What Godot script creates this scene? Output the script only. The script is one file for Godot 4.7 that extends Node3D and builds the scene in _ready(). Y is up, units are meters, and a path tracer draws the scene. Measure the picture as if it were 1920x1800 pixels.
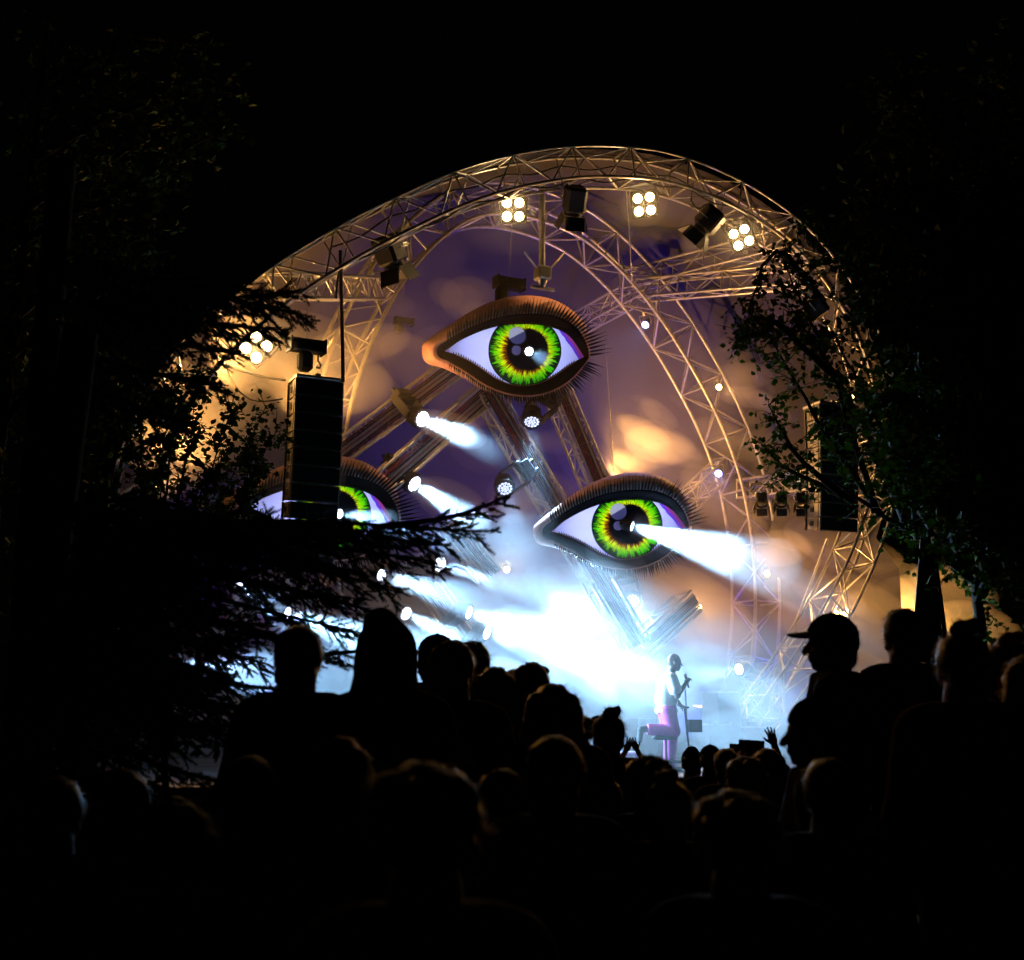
extends Node3D
# Night concert under a round arched stage: three giant hanging eyes, haze, lamps, a crowd in silhouette, trees left and right.

const FOCAL := 2472.7            # photo pixels (1920 x 1800) for a vertical field of view of 40 degrees
const EYE := Vector3(0, 1.5, 0)  # where the photographer holds the camera
const PITCH := 10.65
const YAW := 28.0                # the stage is seen from its left, turned by this angle

var cam_basis := Basis(Vector3.RIGHT, deg_to_rad(PITCH))
var along := Vector3(cos(deg_to_rad(YAW)), 0, -sin(deg_to_rad(YAW)))   # along the stage front, to the right
var back := Vector3(-sin(deg_to_rad(YAW)), 0, -cos(deg_to_rad(YAW)))   # upstage, away from the audience
var arch_at := Vector3.ZERO
var rng := RandomNumberGenerator.new()
var M := {}
var taken := {}
var rod_mesh: ArrayMesh
var deck_y := 0.8

# ---------------------------------------------------------------- mesh building
class Build:
	var v := PackedVector3Array()
	var n := PackedVector3Array()
	var uv := PackedVector2Array()
	var c := PackedColorArray()
	var ix := PackedInt32Array()
	func vert(p: Vector3, nn: Vector3, t := Vector2.ZERO) -> int:
		v.append(p); n.append(nn); uv.append(t)
		return v.size() - 1
	func tri(a: int, b: int, d: int) -> void:
		ix.append(a); ix.append(b); ix.append(d)
	func quad(a: int, b: int, d: int, e: int) -> void:
		tri(a, b, d); tri(a, d, e)
	func face(p: Array) -> void:    # flat polygon
		var nn: Vector3 = (p[2] - p[0]).cross(p[1] - p[0])
		if p.size() > 3: nn += (p[3] - p[0]).cross(p[2] - p[0])
		nn = nn.normalized()
		var k := v.size()
		for q in p: vert(q, nn)
		for i in range(1, p.size() - 1): tri(k, k + i, k + i + 1)
	func box(lo: Vector3, hi: Vector3, xf := Transform3D(), bevel := 0.0) -> void:
		if bevel > 0.0:
			_bevel_box(lo, hi, xf, bevel); return
		var p := []
		for i in 8: p.append(xf * Vector3(hi.x if i & 1 else lo.x, hi.y if i & 2 else lo.y, hi.z if i & 4 else lo.z))
		for f in [[0, 2, 3, 1], [4, 5, 7, 6], [0, 1, 5, 4], [2, 6, 7, 3], [0, 4, 6, 2], [1, 3, 7, 5]]:
			var mid: Vector3 = (p[f[0]] + p[f[2]]) / 2.0 - xf * ((lo + hi) / 2.0)
			var q := [p[f[0]], p[f[1]], p[f[2]], p[f[3]]]
			if (q[2] - q[0]).cross(q[1] - q[0]).dot(mid) < 0: q.reverse()
			face(q)
	func _bevel_box(lo: Vector3, hi: Vector3, xf: Transform3D, b: float) -> void:
		var ctr := (lo + hi) / 2.0
		var h := (hi - lo) / 2.0
		b = minf(b, minf(h.x, minf(h.y, h.z)) * 0.9)
		var cols := []
		for sx in [-1.0, 1.0]:
			for sy in [-1.0, 1.0]:
				for sz in [-1.0, 1.0]:
					var s := Vector3(sx, sy, sz)
					cols.append([s, ctr + s * (h - Vector3(0, b, b)), ctr + s * (h - Vector3(b, 0, b)), ctr + s * (h - Vector3(b, b, 0))])
		var put := func(pts: Array):
			var mid := Vector3.ZERO
			for q in pts: mid += q
			mid = xf.basis * (mid / pts.size() - ctr)
			var w := []
			for q in pts: w.append(xf * q)
			if (w[2] - w[0]).cross(w[1] - w[0]).dot(mid) < 0: w.reverse()
			face(w)
		for e in cols: put.call([e[1], e[2], e[3]])
		for ax in 3:
			for sg in [-1.0, 1.0]:
				var k := []
				for e in cols:
					if e[0][ax] == sg: k.append(e)
				put.call([k[0][ax + 1], k[1][ax + 1], k[3][ax + 1], k[2][ax + 1]])
		for i in 8:
			for j in range(i + 1, 8):
				var df: Vector3 = cols[j][0] - cols[i][0]
				if absf(df.x) + absf(df.y) + absf(df.z) > 2.5: continue
				var ax := 0 if df.x != 0 else (1 if df.y != 0 else 2)
				var o1 := (ax + 1) % 3 + 1
				var o2 := (ax + 2) % 3 + 1
				put.call([cols[i][o1], cols[i][o2], cols[j][o2], cols[j][o1]])
	func tube(p: Array, r, sides := 8, cap := true) -> void:    # r: number or one radius per point
		var m := p.size()
		var side := Vector3.UP
		var t0: Vector3 = (p[1] - p[0]).normalized()
		if absf(t0.y) > 0.9: side = Vector3.RIGHT
		side = (side - t0 * side.dot(t0)).normalized()
		var k := v.size()
		for i in m:
			var t: Vector3 = (p[mini(i + 1, m - 1)] - p[maxi(i - 1, 0)]).normalized()
			side = (side - t * side.dot(t)).normalized()
			var up := t.cross(side)
			var rr: float = r[i] if r is Array else r
			for s in sides:
				var a := TAU * s / sides
				var d := side * cos(a) + up * sin(a)
				vert(p[i] + d * rr, d, Vector2(float(s) / sides, i))
		for i in m - 1:
			for s in sides:
				var a := k + i * sides + s
				var b := k + i * sides + (s + 1) % sides
				quad(a, b, b + sides, a + sides)
		if cap:
			for e in [0, m - 1]:
				var t: Vector3 = (p[0] - p[1] if e == 0 else p[m - 1] - p[m - 2]).normalized()
				var q: int = k + e * sides
				var mid := vert(p[e], t)
				var ring := []
				for s in sides: ring.append(vert(v[q + s], t))
				for s in sides: tri(mid, ring[s], ring[(s + 1) % sides])
	func lathe(prof: Array, xf := Transform3D(), seg := 20) -> void:   # prof: Vector2(radius, height along y); flat-shaded along the profile
		for i in prof.size() - 1:
			var a: Vector2 = prof[i]
			var b: Vector2 = prof[i + 1]
			var dn := Vector2(b.y - a.y, a.x - b.x).normalized()
			var k := v.size()
			for s in seg + 1:
				var th := TAU * s / seg
				var d := Vector3(cos(th), 0, sin(th))
				var nn: Vector3 = (xf.basis * (d * dn.x + Vector3.UP * dn.y)).normalized()
				vert(xf * (d * a.x + Vector3.UP * a.y), nn); vert(xf * (d * b.x + Vector3.UP * b.y), nn)
			for s in seg:
				var q := k + s * 2
				quad(q, q + 1, q + 3, q + 2)
	func ball(ctr: Vector3, r: Vector3, seg := 12, rings := 8) -> void:
		var k := v.size()
		for i in rings + 1:
			var ph := PI * i / rings
			for s in seg + 1:
				var th := TAU * s / seg
				var d := Vector3(sin(ph) * cos(th), cos(ph), sin(ph) * sin(th))
				vert(ctr + d * r, (d / r).normalized())
		for i in rings:
			for s in seg:
				var q := k + i * (seg + 1) + s
				quad(q, q + 1, q + seg + 2, q + seg + 1)
	func done() -> ArrayMesh:
		for i in range(0, ix.size(), 3):
			var a := ix[i]; var b := ix[i + 1]; var d := ix[i + 2]
			if (v[d] - v[a]).cross(v[b] - v[a]).dot(n[a] + n[b] + n[d]) < 0.0:
				ix[i + 1] = d; ix[i + 2] = b
		var arr := []
		arr.resize(Mesh.ARRAY_MAX)
		arr[Mesh.ARRAY_VERTEX] = v
		arr[Mesh.ARRAY_NORMAL] = n
		arr[Mesh.ARRAY_TEX_UV] = uv
		if c.size() == v.size(): arr[Mesh.ARRAY_COLOR] = c
		arr[Mesh.ARRAY_INDEX] = ix
		var am := ArrayMesh.new()
		am.add_surface_from_arrays(Mesh.PRIMITIVE_TRIANGLES, arr)
		return am

# Distance field of tapered capsules and ellipsoids, meshed as surface nets.
class Field:
	var prims := []
	func cap(a: Vector3, b: Vector3, ra: float, rb: float) -> Field:
		prims.append([0, a, b, ra, rb]); return self
	func egg(ctr: Vector3, r: Vector3, basis := Basis()) -> Field:
		prims.append([1, ctr, r, basis, 0.0]); return self
	func chain(pts: Array, rr: Array) -> Field:
		for i in pts.size() - 1: cap(pts[i], pts[i + 1], rr[i], rr[i + 1])
		return self
	func into(bd: Build, cell: float, k: float, grow := 0.0, cut := func(_p): return -1e9) -> void:
		var lo := Vector3.INF
		var hi := -Vector3.INF
		var boxes := []
		for p in prims:
			var l: Vector3
			var h: Vector3
			if p[0] == 0:
				var r := Vector3.ONE * (maxf(p[3], p[4]) + grow)
				l = p[1].min(p[2]) - r; h = p[1].max(p[2]) + r
			else:
				var e := Vector3.ONE * (maxf(p[2].x, maxf(p[2].y, p[2].z)) + grow)
				if p[3] == Basis(): e = p[2] + Vector3.ONE * grow
				l = p[1] - e; h = p[1] + e
			boxes.append([l, h]); lo = lo.min(l); hi = hi.max(h)
		var pad := cell * 2.0 + k
		lo -= Vector3.ONE * pad; hi += Vector3.ONE * pad
		var dx := int((hi.x - lo.x) / cell) + 2
		var dy := int((hi.y - lo.y) / cell) + 2
		var dz := int((hi.z - lo.z) / cell) + 2
		var g := PackedFloat32Array()
		g.resize(dx * dy * dz); g.fill(9.0)
		for q in prims.size():
			var p: Array = prims[q]
			var i0 := Vector3i(((boxes[q][0] - Vector3.ONE * pad - lo) / cell).max(Vector3.ZERO))
			var i1 := Vector3i(((boxes[q][1] + Vector3.ONE * pad - lo) / cell)) + Vector3i.ONE
			var is_cap: bool = p[0] == 0
			var a: Vector3 = p[1]
			var ba := Vector3.ZERO
			var bb := 1.0
			var ra := 0.0
			var rd := 0.0
			var rr := Vector3.ONE
			var inv := Basis()
			if is_cap:
				ba = p[2] - a; bb = maxf(ba.dot(ba), 1e-9); ra = p[3]; rd = p[4] - p[3]
			else:
				rr = p[2]; inv = p[3].inverse()
			for z in range(i0.z, mini(i1.z, dz)):
				for y in range(i0.y, mini(i1.y, dy)):
					var at := (z * dy + y) * dx
					for x in range(i0.x, mini(i1.x, dx)):
						var w := lo + Vector3(x, y, z) * cell - a
						var d: float
						if is_cap:
							var h := clampf(w.dot(ba) / bb, 0.0, 1.0)
							d = (w - ba * h).length() - (ra + rd * h)
						else:
							w = inv * w
							var s := w / rr
							var k0 := s.length()
							var k1 := (s / rr).length()
							d = k0 * (k0 - 1.0) / k1 if k1 > 1e-6 else -minf(rr.x, minf(rr.y, rr.z))
						d -= grow
						var o := g[at + x]
						var f := k - absf(o - d)
						g[at + x] = minf(o, d) - (f * f / (4.0 * k) if f > 0.0 else 0.0)
		for z in dz:
			for y in dy:
				for x in dx:
					var at := (z * dy + y) * dx + x
					if g[at] < 1.0:
						var cc: float = cut.call(lo + Vector3(x, y, z) * cell)
						if cc > g[at]: g[at] = cc
		var ids := PackedInt32Array()
		ids.resize(dx * dy * dz); ids.fill(-1)
		var st := [1, dx, dx * dy]
		for z in dz - 1:
			for y in dy - 1:
				var row := (z * dy + y) * dx
				for x in dx - 1:
					var at := row + x
					var neg := 0
					for q in 8:
						if g[at + (q & 1) + (dx if q & 2 else 0) + (st[2] if q & 4 else 0)] < 0.0: neg += 1
					if neg == 0 or neg == 8: continue
					var sum := Vector3.ZERO
					var cnt := 0
					for e in 3:
						var e1 := (e + 1) % 3
						var e2 := (e + 2) % 3
						for q in 4:
							var b: int = at + (st[e1] if q & 1 else 0) + (st[e2] if q & 2 else 0)
							var va := g[b]
							var vb := g[b + st[e]]
							if (va < 0.0) == (vb < 0.0): continue
							var o := Vector3.ZERO
							o[e1] = 1.0 if q & 1 else 0.0
							o[e2] = 1.0 if q & 2 else 0.0
							o[e] = va / (va - vb)
							sum += o; cnt += 1
					var gr := Vector3.ZERO
					for q in 8:
						var val := g[at + (q & 1) + (dx if q & 2 else 0) + (st[2] if q & 4 else 0)]
						gr += Vector3(1 if q & 1 else -1, 1 if q & 2 else -1, 1 if q & 4 else -1) * clampf(val, -0.2, 0.2)
					ids[at] = bd.vert(lo + (Vector3(x, y, z) + sum / cnt) * cell, gr.normalized())
		for z in range(1, dz - 1):
			for y in range(1, dy - 1):
				for x in range(1, dx - 1):
					var at := (z * dy + y) * dx + x
					var s0 := g[at] < 0.0
					for e in 3:
						if (g[at + st[e]] < 0.0) == s0: continue
						var u: int = st[(e + 1) % 3]
						var w: int = st[(e + 2) % 3]
						bd.quad(ids[at], ids[at - u], ids[at - u - w], ids[at - w])

# ---------------------------------------------------------------- placing
func px(x: float, y: float, depth: float) -> Vector3:    # the point that lies depth metres in front of the camera at that photo pixel
	var d := cam_basis * Vector3((x - 960.0) / FOCAL, (900.0 - y) / FOCAL, -1)
	return EYE + d * (depth / -d.z)

func on_plane(x: float, y: float, at: Vector3, normal: Vector3) -> Vector3:
	var d := cam_basis * Vector3((x - 960.0) / FOCAL, (900.0 - y) / FOCAL, -1)
	return EYE + d * ((at - EYE).dot(normal) / d.dot(normal))

func numbered(called: String) -> String:
	taken[called] = taken.get(called, -1) + 1
	return called if taken[called] == 0 else "%s_%03d" % [called, taken[called]]

func tag(o: Node, label: String, category: String, group := "", kind := "") -> Node:
	if label: o.set_meta("label", label)
	if category: o.set_meta("category", category)
	if group: o.set_meta("group", group)
	if kind: o.set_meta("kind", kind)
	return o

func thing(called: String, label: String, category: String, at := Vector3.ZERO, basis := Basis(), group := "") -> Node3D:
	var o := Node3D.new()
	o.name = numbered(called)
	add_child(o)
	o.transform = Transform3D(basis, at)
	tag(o, label, category, group)
	return o

func part(called: String, mesh: Mesh, m: Material, parent: Node, xf := Transform3D()) -> MeshInstance3D:
	var o := MeshInstance3D.new()
	o.name = called
	o.mesh = mesh
	o.material_override = m
	o.transform = xf
	parent.add_child(o, true)
	return o

func solo(called: String, mesh: Mesh, m: Material, label: String, category: String, at := Vector3.ZERO, basis := Basis(), group := "", kind := "") -> MeshInstance3D:
	var o := part(numbered(called), mesh, m, self, Transform3D(basis, at))
	tag(o, label, category, group, kind)
	return o

func copy(o: Node3D, label: String, at: Vector3, basis: Basis, base_name: String) -> Node3D:
	var r := o.duplicate()
	r.name = numbered(base_name)
	add_child(r)
	r.transform = Transform3D(basis, at)
	r.set_meta("label", label)
	return r

func aim(dir: Vector3, up := Vector3.UP) -> Basis:    # local -z points along dir
	if absf(dir.normalized().dot(up)) > 0.98: up = Vector3.RIGHT
	return Basis.looking_at(dir, up)

func rod_xf(a: Vector3, b: Vector3, r: float) -> Transform3D:
	var y := b - a
	var t := y.normalized()
	var x := (Vector3.UP if absf(t.y) < 0.9 else Vector3.RIGHT).cross(t).normalized()
	return Transform3D(Basis(x * r, y, x.cross(t) * -r), a)

func rod(called: String, a: Vector3, b: Vector3, r: float, m: Material, parent: Node) -> MeshInstance3D:
	return part(called, rod_mesh, m, parent, rod_xf(a, b, r))

func spline(pts: Array, step: float) -> Array:    # Catmull-Rom through pts, resampled at even distance
	var cv := Curve3D.new()
	cv.bake_interval = 0.05
	for i in pts.size():
		var t: Vector3 = (pts[mini(i + 1, pts.size() - 1)] - pts[maxi(i - 1, 0)]) / 6.0
		cv.add_point(pts[i], -t, t)
	var len := cv.get_baked_length()
	var k := maxi(2, int(round(len / step)))
	var out := []
	for i in k + 1: out.append(cv.sample_baked(len * i / k, true))
	return out

func beam_light(parent: Node3D, at: Vector3, dir: Vector3, energy: float, color: Color, angle: float, size: float, soft := 0.3) -> SpotLight3D:
	var l := SpotLight3D.new()
	l.name = "beam"
	l.light_color = color
	l.light_energy = energy
	l.spot_angle = angle
	l.spot_angle_attenuation = soft
	l.spot_range = 60.0
	l.spot_attenuation = 2.0
	l.light_size = size
	l.shadow_enabled = true
	parent.add_child(l, true)
	l.transform = Transform3D(aim(dir), at)
	return l

# ---------------------------------------------------------------- materials
func mat(color: Color, rough := 0.7, metal := 0.0, gloss := 0.5) -> StandardMaterial3D:    # color: linear base colour
	var m := StandardMaterial3D.new()
	m.metallic_specular = gloss
	m.albedo_color = color.linear_to_srgb()
	m.roughness = rough
	m.metallic = metal
	return m

func glow(color: Color, energy: float) -> StandardMaterial3D:
	var m := mat(Color(0.6, 0.6, 0.6), 0.4)
	m.emission_enabled = true
	m.emission = color
	m.emission_energy_multiplier = energy
	return m

func noise_tex(freq: float, seed_: int, lo: Color, hi: Color, normal := false, size := 512, oct := 4) -> NoiseTexture2D:
	var nz := FastNoiseLite.new()
	nz.seed = seed_
	nz.frequency = freq
	nz.fractal_octaves = oct
	var t := NoiseTexture2D.new()
	t.width = size; t.height = size
	t.seamless = true
	t.noise = nz
	if normal:
		t.as_normal_map = true
		t.bump_strength = 4.0
	else:
		var g := Gradient.new()
		g.set_color(0, lo); g.set_color(1, hi)
		t.color_ramp = g
	return t

func textured(m: StandardMaterial3D, tex: Texture2D, scale: float, normal: Texture2D = null, strength := 0.5) -> StandardMaterial3D:
	if tex: m.albedo_texture = tex
	m.uv1_triplanar = true
	m.uv1_world_triplanar = true
	m.uv1_scale = Vector3.ONE * scale
	if normal:
		m.normal_enabled = true
		m.normal_texture = normal
		m.normal_scale = strength
	return m

func make_materials() -> void:
	var speck := noise_tex(0.02, 3, Color(0.75, 0.75, 0.75), Color(1, 1, 1))
	var grit := noise_tex(0.05, 5, Color.BLACK, Color.WHITE, true)
	M.alu = textured(mat(Color(0.5, 0.5, 0.5), 0.36, 0.5), speck, 0.8)
	M.steel = mat(Color(0.3, 0.3, 0.3), 0.4, 0.9)
	M.black = textured(mat(Color(0.014, 0.014, 0.016), 0.55, 0.0, 0.3), speck, 1.5, grit, 0.3)
	M.grille = textured(mat(Color(0.01, 0.01, 0.011), 0.8, 0.0, 0.2), speck, 2.0, grit, 0.5)
	M.cabinet = textured(mat(Color(0.16, 0.15, 0.13), 0.6), speck, 1.5, grit, 0.3)
	M.rubber = mat(Color(0.02, 0.02, 0.02), 0.85)
	var weave := noise_tex(0.09, 11, Color(0.86, 0.86, 0.86), Color(1, 1, 1), false, 512, 3)
	M.canvas = textured(mat(Color(0.047, 0.044, 0.055), 0.9, 0.0, 0.3), weave, 0.35, noise_tex(0.012, 13, Color.BLACK, Color.WHITE, true), 0.35)
	M.red_panel = textured(mat(Color(0.13, 0.012, 0.014), 0.25), speck, 1.2)
	M.tan_panel = textured(mat(Color(0.16, 0.06, 0.035), 0.3), speck, 1.2)
	M.deck = textured(mat(Color(0.03, 0.03, 0.032), 0.45), speck, 0.6, grit, 0.4)
	M.skin_lid = textured(mat(Color(0.52, 0.30, 0.26), 0.65, 0.0, 0.35), noise_tex(0.03, 21, Color(0.72, 0.66, 0.66), Color(1, 1, 1)), 0.7, grit, 0.1)
	M.liner = textured(mat(Color(0.012, 0.008, 0.009), 0.75, 0.0, 0.2), speck, 1.0)
	M.lash = mat(Color(0.009, 0.008, 0.009), 0.6, 0.0, 0.2)
	M.waterline = mat(Color(0.3, 0.09, 0.14), 0.45)
	M.led = glow(Color(0.86, 0.9, 1.0), 14.0)
	M.led_dim = glow(Color(0.8, 0.84, 1.0), 1.6)
	M.led_blue = glow(Color(0.55, 0.6, 1.0), 9.0)
	M.panel = glow(Color(0.93, 0.95, 1.0), 0.5)
	M.bulb = glow(Color(1.0, 0.82, 0.55), 30.0)
	M.bulb_small = glow(Color(1.0, 0.8, 0.5), 22.0)
	M.ground = textured(mat(Color(0.025, 0.03, 0.016), 0.95, 0.0, 0.1), noise_tex(0.03, 31, Color(0.5, 0.5, 0.4), Color(1, 1, 0.9)), 0.5, grit, 0.8)
	M.bark = textured(mat(Color(0.03, 0.025, 0.02), 0.95, 0.0, 0.1), noise_tex(0.04, 41, Color(0.5, 0.5, 0.5), Color(1, 1, 1)), 1.5, grit, 1.0)
	var leaf := mat(Color(0.035, 0.06, 0.014), 0.8, 0.0, 0.08)
	leaf.backlight_enabled = true
	leaf.backlight = Color(0.35, 0.4, 0.15)
	leaf.vertex_color_use_as_albedo = true
	leaf.cull_mode = BaseMaterial3D.CULL_DISABLED
	M.leaf = leaf
	var needle := mat(Color(0.02, 0.035, 0.02), 0.8, 0.0, 0.15)
	needle.cull_mode = BaseMaterial3D.CULL_DISABLED
	M.needle = needle
	M.blue_tarp = textured(mat(Color(0.01, 0.02, 0.08), 0.5), speck, 1.0)

# ---------------------------------------------------------------- the scene
func _ready() -> void:
	rng.seed = 20240
	# camera
	var cam := Camera3D.new()
	cam.name = "camera"
	add_child(cam)
	cam.transform = Transform3D(cam_basis, EYE)
	var lens := CameraAttributesPhysical.new()
	lens.frustum_focal_length = 12.0 / tan(deg_to_rad(20.0))
	lens.frustum_focus_distance = 23.0
	lens.exposure_aperture = 2.2
	lens.frustum_near = 0.1
	lens.frustum_far = 400.0
	cam.attributes = lens
	cam.current = true
	# sky, air and exposure: a moonless night
	var env := Environment.new()
	env.background_mode = Environment.BG_SKY
	var night := ProceduralSkyMaterial.new()
	night.sky_top_color = Color(0.0035, 0.0035, 0.004)
	night.sky_horizon_color = Color(0.006, 0.005, 0.004)
	night.ground_bottom_color = Color(0.002, 0.002, 0.002)
	night.ground_horizon_color = Color(0.006, 0.005, 0.004)
	env.sky = Sky.new()
	env.sky.sky_material = night
	env.tonemap_mode = Environment.TONE_MAPPER_LINEAR
	env.tonemap_exposure = 1.0
	env.volumetric_fog_enabled = true
	env.volumetric_fog_density = 0.0
	env.sdfgi_enabled = true
	env.ssao_enabled = true
	env.ssil_enabled = true
	var we := WorldEnvironment.new()
	we.name = "air"
	we.environment = env
	add_child(we)

	var one := Build.new()
	one.tube([Vector3.ZERO, Vector3.UP], 1.0, 7)
	rod_mesh = one.done()
	make_materials()
	arch_at = on_plane(1110, 313, EYE + Vector3(0, 0, -22.5), Vector3.BACK)
	deck_y = px(1258, 1448, 20.6).y
	build_ground_and_stage()
	build_canopy_and_arches()
	build_haze()
	build_beams()
	build_eyes()
	build_lamps()
	build_rigging()
	build_stage_things()
	build_crowd()
	build_trees()

func stage(s: float, h: float, l: float) -> Vector3:    # s along the front, h above the world's zero, l upstage of the front arch
	return Vector3(arch_at.x, h, arch_at.z) + along * s + back * l

var stage_basis: Basis:
	get: return Basis(along, Vector3.UP, -back)

# crowd: [photo x of the head, photo y of its top, distance, kind, turn, label words]
var feet := []   # [x, z, ground height] for everyone who stands on the ground

func ground_y(x: float, z: float) -> float:
	var base := lerpf(0.0, -0.42, smoothstep(-5.0, -17.0, z))
	var sum := 0.0
	var wsum := 0.35
	for f in feet:
		var d2: float = (x - f[0]) * (x - f[0]) + (z - f[1]) * (z - f[1])
		var w := 1.0 / (d2 + 0.004) 
		w *= exp(-d2 * 0.5)
		sum += w * (f[2] - base); wsum += w
	return base + sum / wsum

func build_ground_and_stage() -> void:
	crowd_feet()
	var b := Build.new()
	var nx := 150
	var nz := 130
	var xs := []
	var zs := []
	for i in nx + 1:
		var t := float(i) / nx * 2.0 - 1.0
		xs.append(t * 14.0 + pow(t, 7.0) * 240.0)
	for j in nz + 1:
		var t := float(j) / nz
		zs.append(6.0 + pow(1.0 - t, 9.0) * 60.0 - t * 34.0 - pow(t, 9.0) * 260.0)
	var wave := FastNoiseLite.new()
	wave.seed = 5
	wave.frequency = 0.5
	for j in nz + 1:
		for i in nx + 1:
			b.vert(Vector3(xs[i], ground_y(xs[i], zs[j]) + wave.get_noise_2d(xs[i], zs[j]) * 0.012, zs[j]), Vector3.UP, Vector2(xs[i], zs[j]))
	for j in nz:
		for i in nx:
			var q := j * (nx + 1) + i
			b.quad(q, q + 1, q + nx + 2, q + nx + 1)
	var g := solo("ground", b.done(), M.ground, "dark trodden grass under the crowd", "ground")
	g.set_meta("kind", "structure")
	# stage deck: platform panels over a skirted frame
	var deck := thing("stage_deck", "dark stage platform behind the crowd", "stage", stage(0, deck_y, 0), stage_basis)
	deck.set_meta("kind", "structure")
	for i in 8:
		for j in 7:
			var p := Build.new()
			p.box(Vector3(-0.995, -0.1, -0.995), Vector3(0.995, 0, 0.995), Transform3D(), 0.01)
			part("deck_panel", p.done(), M.deck, deck, Transform3D(Basis(), Vector3(-7 + i * 2, rng.randf_range(-0.004, 0.0), 2.8 - j * 2)))
	var sk := Build.new()
	for i in 64:
		var x0 := -8.0 + i * 0.25
		var z0 := 3.8 + 0.03 * (i % 2)
		var z1 := 3.8 + 0.03 * ((i + 1) % 2)
		sk.face([Vector3(x0, -0.1, z0), Vector3(x0 + 0.25, -0.1, z1), Vector3(x0 + 0.25, -1.5, z1), Vector3(x0, -1.5, z0)])
	part("front_skirt", sk.done(), M.grille, deck)

func truss(called: String, label: String, pts: Array, radial: Array, w: float, h: float, cr: float, br: float, group := "") -> Node3D:
	# a box truss along pts; radial: one outward vector per point; w across, h along radial
	var t := thing(called, label, "truss", pts[0], Basis(), group)
	var ch := [[], [], [], []]
	for i in pts.size():
		var tg: Vector3 = (pts[mini(i + 1, pts.size() - 1)] - pts[maxi(i - 1, 0)]).normalized()
		var rd: Vector3 = (radial[i] - tg * radial[i].dot(tg)).normalized()
		var sd := tg.cross(rd)
		var c: Vector3 = pts[i] - pts[0]
		ch[0].append(c + rd * h / 2 + sd * w / 2)
		ch[1].append(c + rd * h / 2 - sd * w / 2)
		ch[2].append(c - rd * h / 2 - sd * w / 2)
		ch[3].append(c - rd * h / 2 + sd * w / 2)
	for k in 4:
		var b := Build.new()
		b.tube(spline(ch[k], 0.16) if pts.size() > 4 else ch[k], cr, 8)
		part("chord", b.done(), M.alu, t)
	for i in pts.size():
		for k in 4:
			var k2 := (k + 1) % 4
			if i % 2 == 0: rod("brace", ch[k][i], ch[k2][i], br, M.alu, t)
			if i < pts.size() - 1:
				if (i + k) % 2 == 0: rod("brace", ch[k][i], ch[k2][i + 1], br, M.alu, t)
				else: rod("brace", ch[k2][i], ch[k][i + 1], br, M.alu, t)
	return t

var front_pts := []
var rear_pts := []
var front_radial := []
var rear_radial := []

func radials(pts: Array, axis: Vector3) -> Array:
	var out := []
	for i in pts.size():
		var tg: Vector3 = (pts[mini(i + 1, pts.size() - 1)] - pts[maxi(i - 1, 0)]).normalized()
		out.append(axis.cross(tg) * -1.0)
	return out

func nearest(pts: Array, x: float, y: float) -> int:    # index of the arch point that stands nearest that photo pixel
	var best := 0
	var bd := 1e9
	for i in pts.size():
		var c: Vector3 = cam_basis.inverse() * (pts[i] - EYE)
		var d := Vector2(960 + c.x / -c.z * FOCAL - x, 900 - c.y / -c.z * FOCAL - y).length()
		if d < bd: bd = d; best = i
	return best

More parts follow.
